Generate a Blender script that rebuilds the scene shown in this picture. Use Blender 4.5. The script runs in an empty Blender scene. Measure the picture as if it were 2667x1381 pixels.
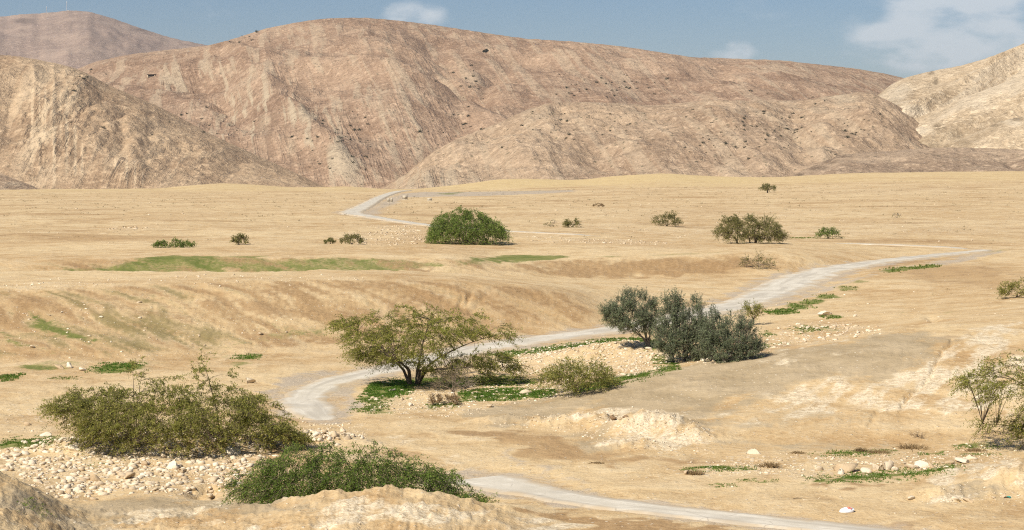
import bpy, math, random
import numpy as np
from mathutils import Vector, Matrix

# ------------------------------------------------------------------ camera
F = 4976.0            # focal length in photograph pixels (photo 2667 x 1381)
CX, HY = 1333.5, 440.0
EYE = 13.3
sc = bpy.context.scene
col = sc.collection
cam_d = bpy.data.cameras.new('camera')
cam = bpy.data.objects.new('camera', cam_d)
col.objects.link(cam)
cam.location = (0, 0, EYE)
cam.rotation_euler = (math.radians(90), 0, 0)
cam_d.sensor_width = 36.0
cam_d.lens = 36.0 * F / 2667.0
cam_d.shift_y = -(690.5 - HY) / 2667.0
cam_d.clip_start = 0.5
cam_d.clip_end = 60000
sc.camera = cam

# ------------------------------------------------------------------ sky and sun
SUN_EL = math.radians(46)
SUN_AZ = math.atan2(-0.68, -0.73)          # bearing of the sun from +Y, to the left and behind the camera
to_sun = Vector((math.sin(SUN_AZ) * math.cos(SUN_EL), math.cos(SUN_AZ) * math.cos(SUN_EL), math.sin(SUN_EL)))

world = bpy.data.worlds.new('World')
sc.world = world
world.use_nodes = True
wt = world.node_tree
wt.nodes.clear()
def wn(t, **kw):
    n = wt.nodes.new(t)
    for k, v in kw.items():
        setattr(n, k, v)
    return n
def wl(a, b):
    wt.links.new(a, b)
w_out = wn('ShaderNodeOutputWorld')
w_bg = wn('ShaderNodeBackground')
w_bg.inputs['Strength'].default_value = 0.062
w_sky = wn('ShaderNodeTexSky', sky_type='NISHITA', sun_disc=False)
w_sky.sun_elevation = SUN_EL
w_sky.sun_rotation = SUN_AZ
w_sky.altitude = 900
w_sky.air_density = 1.0
w_sky.dust_density = 0.35
w_sky.ozone_density = 2.2
# soft fair-weather clouds, scattered all round the sky
w_tc = wn('ShaderNodeTexCoord')
w_map = wn('ShaderNodeMapping')
w_map.inputs['Scale'].default_value = (1.0, 1.0, 2.3)
w_map.inputs['Location'].default_value = (0.0, 0.0, 0.0)
w_noise = wn('ShaderNodeTexNoise')
w_noise.inputs['Scale'].default_value = 34
w_noise.inputs['Detail'].default_value = 5
w_noise.inputs['Roughness'].default_value = 0.5
wl(w_tc.outputs['Generated'], w_map.inputs['Vector'])
wl(w_map.outputs['Vector'], w_noise.inputs['Vector'])
w_big = wn('ShaderNodeTexNoise')
w_big.inputs['Scale'].default_value = 9
w_big.inputs['Detail'].default_value = 1
wl(w_map.outputs['Vector'], w_big.inputs['Vector'])
def wmath(op, a, b=None, clamp=False):
    n = wn('ShaderNodeMath', operation=op, use_clamp=clamp)
    for i, v in enumerate((a, b)):
        if v is None:
            continue
        if isinstance(v, (int, float)):
            n.inputs[i].default_value = v
        else:
            wl(v, n.inputs[i])
    return n.outputs[0]
# individual cloud banks: direction of the centre, half width and height (radians)
CLOUDS = [(2450, 110, .050, .019, 1.0), (2580, 15, .065, .012, .9), (1075, 38, .021, .0085, .75), (1905, 138, .014, .0075, .85),
          (570, 26, .030, .010, .35), (2010, 22, .030, .009, .35), (2080, 95, .028, .012, .25), (2330, 190, .030, .008, .4)]
w_sep = wn('ShaderNodeSeparateXYZ')
wl(w_tc.outputs['Generated'], w_sep.inputs[0])
az = wmath('ARCTAN2', w_sep.outputs['X'], w_sep.outputs['Y'])
el = wmath('ARCSINE', w_sep.outputs['Z'])
acc = None
for (a, b, ra, rb, k) in CLOUDS:
    if a > 7:
        a0, e0 = math.atan((a - CX) / F), math.atan((HY - b) / F)
    else:
        a0, e0 = (a if a < math.pi else a - 2 * math.pi), b
    u = wmath('DIVIDE', wmath('SUBTRACT', az, a0), ra)
    v = wmath('DIVIDE', wmath('SUBTRACT', el, e0), rb)
    r2 = wmath('ADD', wmath('MULTIPLY', u, u), wmath('MULTIPLY', v, v))
    g = wmath('MULTIPLY', wmath('SUBTRACT', 1.0, wmath('MULTIPLY', r2, 0.55), True), k)
    acc = g if acc is None else wmath('MAXIMUM', acc, g)
# the same kind of clouds elsewhere round the sky
side = wn('ShaderNodeMapRange', interpolation_type='SMOOTHSTEP')
wl(wmath('ABSOLUTE', az), side.inputs['Value'])
side.inputs['From Min'].default_value = 0.32
side.inputs['From Max'].default_value = 0.5
far_cl = wmath('MULTIPLY', wmath('MULTIPLY', wmath('SUBTRACT', w_big.outputs['Fac'], 0.5), 4.0, True), side.outputs['Result'])
acc = wmath('MAXIMUM', acc, far_cl)
nz = wmath('SUBTRACT', w_noise.outputs['Fac'], 0.5)
dens = wmath('ADD', acc, wmath('MULTIPLY', nz, 2.6))
dens = wmath('MULTIPLY', dens, wmath('MULTIPLY', acc, 1.5, True), True)
w_ramp = wn('ShaderNodeMapRange', interpolation_type='SMOOTHSTEP')
w_ramp.inputs['From Min'].default_value = 0.12
w_ramp.inputs['From Max'].default_value = 0.95
w_ramp.inputs['To Max'].default_value = 0.74
wl(dens, w_ramp.inputs['Value'])
w_hsv = wn('ShaderNodeHueSaturation')
w_hsv.inputs['Saturation'].default_value = 1.24
w_hsv.inputs['Value'].default_value = 0.85
wl(w_sky.outputs['Color'], w_hsv.inputs['Color'])
w_mix = wn('ShaderNodeMix', data_type='RGBA')
wl(w_ramp.outputs['Result'], w_mix.inputs[0])
w_tint = wn('ShaderNodeMix', data_type='RGBA', blend_type='MULTIPLY')
w_tint.inputs[0].default_value = 1.0
wl(w_hsv.outputs['Color'], w_tint.inputs[6])
w_tint.inputs[7].default_value = (1.0, 0.955, 1.02, 1)
wl(w_tint.outputs[2], w_mix.inputs[6])
w_mix.inputs[7].default_value = (8.8, 9.3, 9.7, 1)
wl(w_mix.outputs[2], w_bg.inputs['Color'])
wl(w_bg.outputs[0], w_out.inputs['Surface'])

sun_d = bpy.data.lights.new('sun', 'SUN')
sun_d.energy = 4.2
sun_d.angle = math.radians(0.53)
sun_d.color = (1.0, 0.935, 0.82)
sun = bpy.data.objects.new('sun', sun_d)
col.objects.link(sun)
sun.rotation_euler = to_sun.to_track_quat('Z', 'Y').to_euler()
sun.location = (-60, -40, 80)

vs = sc.view_settings
vs.view_transform = 'Standard'
vs.look = 'None'
vs.exposure = 0.50
vs.gamma = 1.0
vs.use_curve_mapping = False
sc.cycles.max_bounces = 4
sc.cycles.diffuse_bounces = 2
sc.cycles.transparent_max_bounces = 8
sc.cycles.volume_bounces = 0
sc.cycles.use_denoising = False      # keep the fine grain of soil and foliage
sc.cycles.filter_width = 1.15

# ------------------------------------------------------------------ numpy noise
_pr = np.random.RandomState(5)
_PERM = _pr.permutation(4096).astype(np.int32)
_ang = _pr.rand(4096) * 2 * math.pi
_GC = (1.5 * np.cos(_ang)).astype(np.float32); _GS = (1.5 * np.sin(_ang)).astype(np.float32)
def perlin(x, y, seed=0):
    x, y = np.broadcast_arrays(np.asarray(x, float), np.asarray(y, float))
    ix = np.floor(x); iy = np.floor(y)
    fx = (x - ix).astype(np.float32); fy = (y - iy).astype(np.float32)
    ix = ix.astype(np.int32) + seed * 131; iy = iy.astype(np.int32) + seed * 57
    p0 = _PERM[ix & 4095]; p1 = _PERM[(ix + 1) & 4095]
    def g(p, jy, dx, dy):
        k = _PERM[(p + jy) & 4095]
        return _GC[k] * dx + _GS[k] * dy
    u = fx * fx * fx * (fx * (fx * 6 - 15) + 10); v = fy * fy * fy * (fy * (fy * 6 - 15) + 10)
    a = g(p0, iy, fx, fy); b = g(p1, iy, fx - 1, fy)
    c = g(p0, iy + 1, fx, fy - 1); d = g(p1, iy + 1, fx - 1, fy - 1)
    a = a + (b - a) * u; c = c + (d - c) * u
    return a + (c - a) * v
def fbm(x, y, octv=4, seed=0, gain=0.5):
    s = 0; a = 1.0; f = 1.0
    for o in range(octv):
        s = s + a * perlin(x * f, y * f, seed + o * 17)
        a *= gain; f *= 2.03
    return s
def ridged(x, y, octv=3, seed=0):
    s = 0; a = 1.0; f = 1.0
    for o in range(octv):
        s = s + a * (1 - 2 * np.abs(perlin(x * f, y * f, seed + o * 13)))
        a *= 0.5; f *= 2.1
    return s
def sstep(a, b, x):
    t = np.clip((np.asarray(x, float) - a) / (b - a), 0, 1)
    return t * t * (3 - 2 * t)

# ------------------------------------------------------------------ object helpers
def tag(o, label=None, cat=None, group=None, kind=None):
    if label: o['label'] = label
    if cat: o['category'] = cat
    if group: o['group'] = group
    if kind: o['kind'] = kind
    return o
def empty(name, loc, label, cat, group=None):
    o = bpy.data.objects.new(name, None)
    o.empty_display_size = 0.3
    o.location = loc
    col.objects.link(o)
    return tag(o, label, cat, group)
def np_mesh(name, verts, faces, mat=None, attrs=None, smooth=False):
    """verts (n,3); faces (m,k); attrs {name: (n,3|1) point colours}"""
    verts = np.asarray(verts, np.float32); faces = np.asarray(faces, np.int32)
    me = bpy.data.meshes.new(name)
    k = faces.shape[1]
    me.vertices.add(len(verts)); me.vertices.foreach_set('co', verts.ravel())
    me.loops.add(faces.size); me.loops.foreach_set('vertex_index', faces.ravel())
    me.polygons.add(len(faces))
    me.polygons.foreach_set('loop_start', np.arange(0, faces.size, k, dtype=np.int32))
    me.polygons.foreach_set('loop_total', np.full(len(faces), k, np.int32))
    if smooth:
        me.polygons.foreach_set('use_smooth', np.ones(len(faces), bool))
    for an, arr in (attrs or {}).items():
        a = me.attributes.new(an, 'FLOAT_COLOR', 'POINT')
        c = np.ones((len(verts), 4), np.float32)
        c[:, :3] = arr
        a.data.foreach_set('color', c.ravel())
    me.update(calc_edges=True)
    if mat: me.materials.append(mat)
    return me
def obj(name, me, parent=None, loc=(0, 0, 0)):
    o = bpy.data.objects.new(name, me)
    o.location = loc
    o.parent = parent
    col.objects.link(o)
    return o
def merge(parts):
    """parts: list of (verts, faces[, attr])"""
    vs_, fs_, at_ = [], [], []
    n = 0
    for p in parts:
        vs_.append(p[0]); fs_.append(np.asarray(p[1]) + n); n += len(p[0])
        if len(p) > 2: at_.append(p[2])
    return np.concatenate(vs_), np.concatenate(fs_), (np.concatenate(at_) if at_ else None)
def tube(pts, radii, k=5):
    pts = np.asarray(pts, float); radii = np.asarray(radii, float)
    n = len(pts)
    t = np.gradient(pts, axis=0); t /= np.linalg.norm(t, axis=1)[:, None] + 1e-9
    ref = np.array([0.31, 0.95, 0.1]) if abs(t[0, 1]) < 0.8 else np.array([0.95, 0.1, 0.31])
    u = np.cross(t, ref); u /= np.linalg.norm(u, axis=1)[:, None] + 1e-9
    v = np.cross(t, u)
    a = np.arange(k) * 2 * math.pi / k
    ring = (np.cos(a)[None, :, None] * u[:, None, :] + np.sin(a)[None, :, None] * v[:, None, :]) * radii[:, None, None] + pts[:, None, :]
    V = ring.reshape(-1, 3)
    i = np.arange(n - 1)[:, None] * k; j = np.arange(k)[None, :]; j2 = (j + 1) % k
    Fq = np.stack([i + j, i + j2, i + k + j2, i + k + j], -1).reshape(-1, 4)
    return V, Fq

# ------------------------------------------------------------------ materials
def mat_new(name):
    m = bpy.data.materials.new(name); m.use_nodes = True
    nt = m.node_tree; nt.nodes.clear()
    out = nt.nodes.new('ShaderNodeOutputMaterial')
    b = nt.nodes.new('ShaderNodeBsdfPrincipled')
    nt.links.new(b.outputs[0], out.inputs['Surface'])
    b.inputs['Roughness'].default_value = 0.9
    b.inputs['Specular IOR Level'].default_value = 0.15
    return m, nt, b, out
class NB:
    """small node builder"""
    def __init__(s, nt): s.nt = nt
    def n(s, t, **kw):
        x = s.nt.nodes.new(t)
        for k, v in kw.items(): setattr(x, k, v)
        return x
    def l(s, a, b): s.nt.links.new(a, b)
    def coords(s, which='Object', scale=(1, 1, 1), rot=(0, 0, 0)):
        tc = s.n('ShaderNodeTexCoord'); mp = s.n('ShaderNodeMapping')
        mp.inputs['Scale'].default_value = scale; mp.inputs['Rotation'].default_value = rot
        s.l(tc.outputs[which], mp.inputs['Vector']); return mp.outputs['Vector']
    def noise(s, vec, scale, detail=4, rough=0.55, dist=0.0):
        x = s.n('ShaderNodeTexNoise'); x.inputs['Scale'].default_value = scale
        x.inputs['Detail'].default_value = detail; x.inputs['Roughness'].default_value = rough
        x.inputs['Distortion'].default_value = dist
        s.l(vec, x.inputs['Vector']); return x.outputs['Fac']
    def rng(s, val, a, b, c=0.0, d=1.0):
        x = s.n('ShaderNodeMapRange', interpolation_type='SMOOTHSTEP')
        s.l(val, x.inputs['Value'])
        for k, v in zip(('From Min', 'From Max', 'To Min', 'To Max'), (a, b, c, d)): x.inputs[k].default_value = v
        return x.outputs['Result']
    def math(s, op, a, b=None, clamp=False):
        x = s.n('ShaderNodeMath', operation=op, use_clamp=clamp)
        for i, v in enumerate((a, b)):
            if v is None: continue
            if isinstance(v, (int, float)): x.inputs[i].default_value = v
            else: s.l(v, x.inputs[i])
        return x.outputs[0]
    def mix(s, fac, a, b, blend='MIX'):
        x = s.n('ShaderNodeMix', data_type='RGBA', blend_type=blend)
        for i, v in ((0, fac), (6, a), (7, b)):
            if isinstance(v, (int, float)): x.inputs[i].default_value = v
            elif isinstance(v, tuple): x.inputs[i].default_value = (*v, 1)
            else: s.l(v, x.inputs[i])
        return x.outputs[2]
    def attr(s, name):
        a = s.n('ShaderNodeAttribute'); a.attribute_name = name
        sp = s.n('ShaderNodeSeparateColor'); s.l(a.outputs['Color'], sp.inputs[0])
        return sp.outputs
    def bump(s, height, strength, dist, normal=None):
        x = s.n('ShaderNodeBump'); x.inputs['Strength'].default_value = strength; x.inputs['Distance'].default_value = dist
        s.l(height, x.inputs['Height'])
        if normal: s.l(normal, x.inputs['Normal'])
        return x.outputs['Normal']

def ground_material():
    m, nt, b, out = mat_new('desert_soil')
    N = NB(nt)
    v = N.coords()
    A = N.attr('paint_a')   # r grass, g grey clay, b white crust
    B = N.attr('paint_b')   # r brown, g gravel, b stones
    big = N.noise(v, 0.035, 4, 0.6, 0.6)
    mid = N.noise(v, 0.33, 5, 0.62, 0.3)
    fine = N.noise(v, 2.6, 5, 0.7)
    tiny = N.noise(v, 11.0, 3, 0.7)
    c = N.mix(N.rng(big, .36, .66), (.488, .328, .160), (.622, .460, .250))
    c = N.mix(N.rng(mid, .40, .72, 0, .62), c, (.690, .545, .335))
    c = N.mix(N.rng(mid, .30, .47, .5, 0), c, (.360, .212, .090))
    c = N.mix(N.rng(fine, .5, .70, 0, .55), c, (.680, .530, .330))
    c = N.mix(N.rng(fine, .30, .46, .55, 0), c, (.320, .195, .095))
    c = N.mix(N.rng(tiny, .56, .70, 0, .5), c, (.700, .570, .380))
    c = N.mix(N.rng(tiny, .30, .42, .45, 0), c, (.300, .190, .100))
    Cc = N.attr('paint_c')  # r yellow dune sand, g olive streaks
    c = N.mix(N.math('MULTIPLY', Cc['Red'], .85), c, N.mix(mid, (.520, .375, .170), (.690, .530, .270)))
    c = N.mix(N.math('MULTIPLY', N.rng(N.math('ADD', Cc['Green'], N.math('MULTIPLY', N.math('SUBTRACT', fine, .5), 1.0)), .25, .9), .75), c, (.205, .165, .062))
    # stony lines and dry crust of the far plain
    n2 = N.noise(v, .55, 6, .75, .4); n3 = N.noise(v, .12, 5, .7, .5)
    c = N.mix(N.math('MULTIPLY', Cc['Blue'], N.rng(n2, .54, .66, 0, .75)), c, (.700, .560, .360))
    c = N.mix(N.math('MULTIPLY', Cc['Blue'], N.rng(n2, .33, .44, .75, 0)), c, (.300, .200, .105))
    c = N.mix(N.math('MULTIPLY', Cc['Blue'], N.rng(n3, .34, .46, .6, 0)), c, (.400, .265, .130))
    # painted soils
    e1 = N.math('ADD', N.math('MULTIPLY', N.math('SUBTRACT', mid, .5), 1.5), N.math('MULTIPLY', N.math('SUBTRACT', fine, .5), .8))
    def soft(ch, lo=.25, hi=.75):
        return N.rng(N.math('ADD', ch, N.math('MULTIPLY', e1, .95)), lo, hi)
    brown = soft(B['Red'])
    cb = N.mix(N.rng(fine, .35, .65), (.270, .155, .066), (.385, .240, .112))
    c = N.mix(N.math('MULTIPLY', brown, .8), c, cb)
    clay = soft(A['Green'])
    cc = N.mix(N.rng(mid, .35, .65), (.350, .270, .162), (.450, .352, .222))
    c = N.mix(N.math('MULTIPLY', clay, .88), c, cc)
    white = N.rng(N.math('ADD', A['Blue'], N.math('MULTIPLY', e1, .5)), .28, .85)
    cw = N.mix(N.rng(N.math('ADD', N.math('MULTIPLY', fine, .5), N.math('MULTIPLY', tiny, .5)), .38, .60), (.450, .340, .205), (.800, .680, .485))
    c = N.mix(N.math('MULTIPLY', white, .9), c, cw)
    grav = soft(B['Green'])
    cg = N.mix(N.rng(tiny, .3, .7), (.370, .300, .225), (.500, .425, .330))
    c = N.mix(N.math('MULTIPLY', grav, .85), c, cg)
    # tiny stones
    vo = N.n('ShaderNodeTexVoronoi'); vo.inputs['Scale'].default_value = 3.6; N.l(v, vo.inputs['Vector'])
    sel = N.n('ShaderNodeSeparateColor'); N.l(vo.outputs['Color'], sel.inputs[0])
    st = N.math('MULTIPLY', N.rng(vo.outputs['Distance'], .16, .27, 1, 0), N.rng(sel.outputs['Red'], .72, .74))
    st2 = N.math('MULTIPLY', N.rng(vo.outputs['Distance'], .30, .42, 1, 0), N.rng(sel.outputs['Green'], .35, .38))
    stone = N.math('MAXIMUM', N.math('MULTIPLY', st, .75), N.math('MULTIPLY', st2, B['Blue']))
    cs = N.mix(sel.outputs['Blue'], (.54, .42, .28), (.78, .68, .52))
    c = N.mix(stone, c, cs)
    # thin green growth
    gr = N.rng(N.math('ADD', A['Red'], N.math('MULTIPLY', N.math('SUBTRACT', fine, .5), 1.1)), .30, .85)
    cgr = N.mix(N.rng(mid, .35, .65), (.115, .150, .028), (.205, .205, .056))
    c = N.mix(N.math('MULTIPLY', gr, .92), c, cgr)
    N.l(c, b.inputs['Base Color'])
    b.inputs['Roughness'].default_value = 0.95
    h = N.math('ADD', N.math('MULTIPLY', fine, .55), N.math('ADD', N.math('MULTIPLY', tiny, .22), N.math('MULTIPLY', stone, .25)))
    nrm = N.bump(h, .85, .16)
    nrm = N.bump(mid, .6, .5, nrm)
    N.l(nrm, b.inputs['Normal'])
    return m

def road_material():
    m, nt, b, out = mat_new('worn_pale_asphalt')
    N = NB(nt); v = N.coords()
    mid = N.noise(v, .5, 4, .6); fine = N.noise(v, 5, 4, .7)
    A = N.attr('edge')      # r = distance to edge, g = along-road wear
    c = N.mix(N.rng(mid, .35, .65), (.545, .490, .392), (.665, .605, .498))
    c = N.mix(N.rng(fine, .3, .6, .4, 0), c, (.48, .42, .325))
    c = N.mix(N.math('MULTIPLY', N.rng(A['Green'], .45, .7), .8), c, (.46, .41, .33))
    c = N.mix(N.math('MULTIPLY', N.rng(N.math('ADD', A['Red'], N.math('MULTIPLY', N.math('SUBTRACT', mid, .5), 1.2)), .0, .55, 1, 0), .85), c, (.53, .405, .255))
    trk = N.rng(A['Blue'], .55, 1.0)
    c = N.mix(N.math('MULTIPLY', trk, N.rng(mid, .35, .6, .15, .6)), c, (.78, .72, .60))
    vo = N.n('ShaderNodeTexVoronoi', feature='DISTANCE_TO_EDGE'); vo.inputs['Scale'].default_value = .55
    N.l(v, vo.inputs['Vector'])
    crack = N.math('MULTIPLY', N.rng(vo.outputs['Distance'], .004, .02, 1, 0), N.rng(mid, .45, .6))
    c = N.mix(N.math('MULTIPLY', crack, .5), c, (.26, .22, .17))
    patch = N.rng(N.noise(v, .16, 3, .5), .58, .63)
    c = N.mix(N.math('MULTIPLY', patch, .35), c, (.40, .36, .30))
    N.l(c, b.inputs['Base Color'])
    N.l(N.bump(fine, .4, .03), b.inputs['Normal'])
    return m

def hill_material(name, c1, c2, c3, strata=0.0, s_scale=.02, s_rot=(0, 0, 0), speck=0.5, pale=(.52, .41, .28), seed=0.0, vstr=0.0):
    m, nt, b, out = mat_new(name)
    N = NB(nt)
    tc = N.n('ShaderNodeTexCoord'); mp = N.n('ShaderNodeMapping')
    mp.inputs['Location'].default_value = (seed * 311, seed * 173, 0)
    N.l(tc.outputs['Object'], mp.inputs['Vector']); v = mp.outputs['Vector']
    mp2 = N.n('ShaderNodeMapping'); mp2.inputs['Rotation'].default_value = s_rot
    N.l(tc.outputs['Object'], mp2.inputs['Vector'])
    big = N.noise(v, .0032, 4, .55, .5)
    mid = N.noise(v, .018, 5, .62, .4)
    fine = N.noise(v, .11, 5, .7)
    tiny = N.noise(v, .30, 4, .75)
    P = N.attr('paint')     # r pale, g dark, b strata strength
    c = N.mix(N.rng(big, .40, .60), tuple(x * .92 for x in c1), c2)
    c = N.mix(N.rng(mid, .42, .70, 0, .6), c, c3)
    c = N.mix(N.rng(mid, .30, .46, .35, 0), c, tuple(x * .72 for x in c1))
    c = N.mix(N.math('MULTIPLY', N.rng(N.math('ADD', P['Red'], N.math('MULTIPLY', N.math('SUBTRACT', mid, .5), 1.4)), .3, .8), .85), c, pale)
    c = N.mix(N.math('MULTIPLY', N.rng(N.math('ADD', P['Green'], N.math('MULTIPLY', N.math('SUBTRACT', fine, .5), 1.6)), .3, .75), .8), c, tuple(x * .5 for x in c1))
    c = N.mix(N.rng(fine, .50, .70, 0, .65), c, tuple(min(1, x * 1.40) for x in c3))
    c = N.mix(N.rng(fine, .30, .47, .5, 0), c, tuple(x * .62 for x in c1))
    c = N.mix(N.rng(tiny, .53, .66, 0, .48), c, tuple(min(1, x * 1.45) for x in c3))
    c = N.mix(N.rng(tiny, .34, .46, .52, 0), c, tuple(x * .48 for x in c1))
    # bedding
    mp3 = N.n('ShaderNodeMapping'); mp3.inputs['Scale'].default_value = (1, .06, .07)
    N.l(mp2.outputs['Vector'], mp3.inputs['Vector'])
    wv = N.noise(mp3.outputs['Vector'], s_scale * 4.5, 5, .6, .35)
    wv = N.rng(wv, .34, .66)
    sm = N.math('MULTIPLY', N.math('ADD', P['Blue'], strata, True), N.rng(fine, .2, .5, .45, 1))
    c = N.mix(N.math('MULTIPLY', sm, N.rng(wv, .6, .95)), c, pale)
    c = N.mix(N.math('MULTIPLY', sm, N.rng(wv, .3, .05, 0, .45)), c, tuple(x * .62 for x in c1))
    # low scrub too small to tell apart
    vo = N.n('ShaderNodeTexVoronoi'); vo.inputs['Scale'].default_value = .17; N.l(v, vo.inputs['Vector'])
    se = N.n('ShaderNodeSeparateColor'); N.l(vo.outputs['Color'], se.inputs[0])
    sp = N.math('MULTIPLY', N.rng(vo.outputs['Distance'], .12, .30, 1, 0), N.rng(N.math('ADD', se.outputs['Red'], N.math('MULTIPLY', N.math('SUBTRACT', mid, .5), 1.0)), .55, .62))
    c = N.mix(N.math('MULTIPLY', sp, speck), c, (.115, .105, .065))
    N.l(c, b.inputs['Base Color'])
    b.inputs['Roughness'].default_value = 1.0
    b.inputs['Specular IOR Level'].default_value = 0.05
    h = N.math('ADD', N.math('MULTIPLY', fine, 5.0), N.math('ADD', N.math('MULTIPLY', tiny, 3.0), N.math('MULTIPLY', N.math('MULTIPLY', wv, sm), 5.0)))
    nrm = N.bump(h, .75, 1.05)
    nrm = N.bump(mid, .35, 4, nrm)
    N.l(nrm, b.inputs['Normal'])
    return m

def leaf_material(name, c1, c2, c3, trans=.3):
    m, nt, b, out = mat_new(name)
    N = NB(nt)
    A = N.attr('tint')
    c = N.mix(A['Red'], c1, c2)
    c = N.mix(A['Green'], c, c3)
    N.l(c, b.inputs['Base Color']); b.inputs['Roughness'].default_value = .6
    t = N.n('ShaderNodeBsdfTranslucent'); N.l(c, t.inputs['Color'])
    mx = N.n('ShaderNodeMixShader'); mx.inputs[0].default_value = trans
    N.l(b.outputs[0], mx.inputs[1]); N.l(t.outputs[0], mx.inputs[2]); N.l(mx.outputs[0], out.inputs['Surface'])
    return m
def plain_material(name, c1, c2, scale, bump=.5, bdist=.03, rough=.9):
    m, nt, b, out = mat_new(name)
    N = NB(nt); v = N.coords()
    f = N.noise(v, scale, 5, .65)
    N.l(N.mix(N.rng(f, .3, .7), c1, c2), b.inputs['Base Color']); b.inputs['Roughness'].default_value = rough
    N.l(N.bump(f, bump, bdist), b.inputs['Normal'])
    return m
def stone_material(name, use_attr):
    m, nt, b, out = mat_new(name)
    N = NB(nt); v = N.coords()
    f = N.noise(v, 4.5, 4, .65)
    if use_attr:
        r = N.attr('tint')['Red']
    else:
        oi = N.n('ShaderNodeObjectInfo'); r = oi.outputs['Random']
    c = N.mix(r, (.500, .370, .225), (.830, .720, .545))
    c = N.mix(N.rng(f, .30, .6, .30, 0), c, (.42, .30, .18))
    N.l(c, b.inputs['Base Color'])
    N.l(N.bump(f, .6, .05), b.inputs['Normal'])
    return m

M_GROUND = ground_material()
M_ROAD = road_material()
M_STONE = stone_material('limestone', False)
M_STONES = stone_material('limestone_rubble', True)
M_BARK = plain_material('dark_bark', (.085, .062, .042), (.19, .145, .10), 14)
M_BARK_GREY = plain_material('grey_bark', (.12, .10, .085), (.24, .205, .175), 14)
M_TWIG = plain_material('dry_twig', (.20, .15, .11), (.34, .27, .20), 12)
M_ACACIA = leaf_material('acacia_leaf', (.200, .225, .042), (.370, .360, .080), (.520, .440, .130), .45)
M_BUSH = leaf_material('bush_leaf', (.205, .222, .050), (.385, .360, .090), (.520, .440, .145), .46)
M_GREEN = leaf_material('green_bush_leaf', (.110, .185, .034), (.235, .305, .062), (.390, .390, .105), .44)
M_WEEP = leaf_material('weeping_bush_leaf', (.140, .215, .044), (.280, .350, .078), (.400, .415, .120), .45)
M_TAM = leaf_material('grey_green_leaf', (.140, .172, .096), (.285, .320, .182), (.410, .415, .235), .42)
M_FAR = leaf_material('dull_leaf', (.180, .180, .058), (.310, .285, .100), (.430, .345, .155), .42)
M_DRYG = leaf_material('dry_grass_leaf', (.20, .125, .055), (.34, .23, .11), (.42, .31, .17), .15)
M_GRASS = leaf_material('grass_blade', (.070, .165, .016), (.135, .225, .026), (.270, .255, .070), .35)
M_SCRUB = leaf_material('scrub_leaf', (.040, .046, .026), (.075, .078, .045), (.11, .10, .06), .1)

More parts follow.
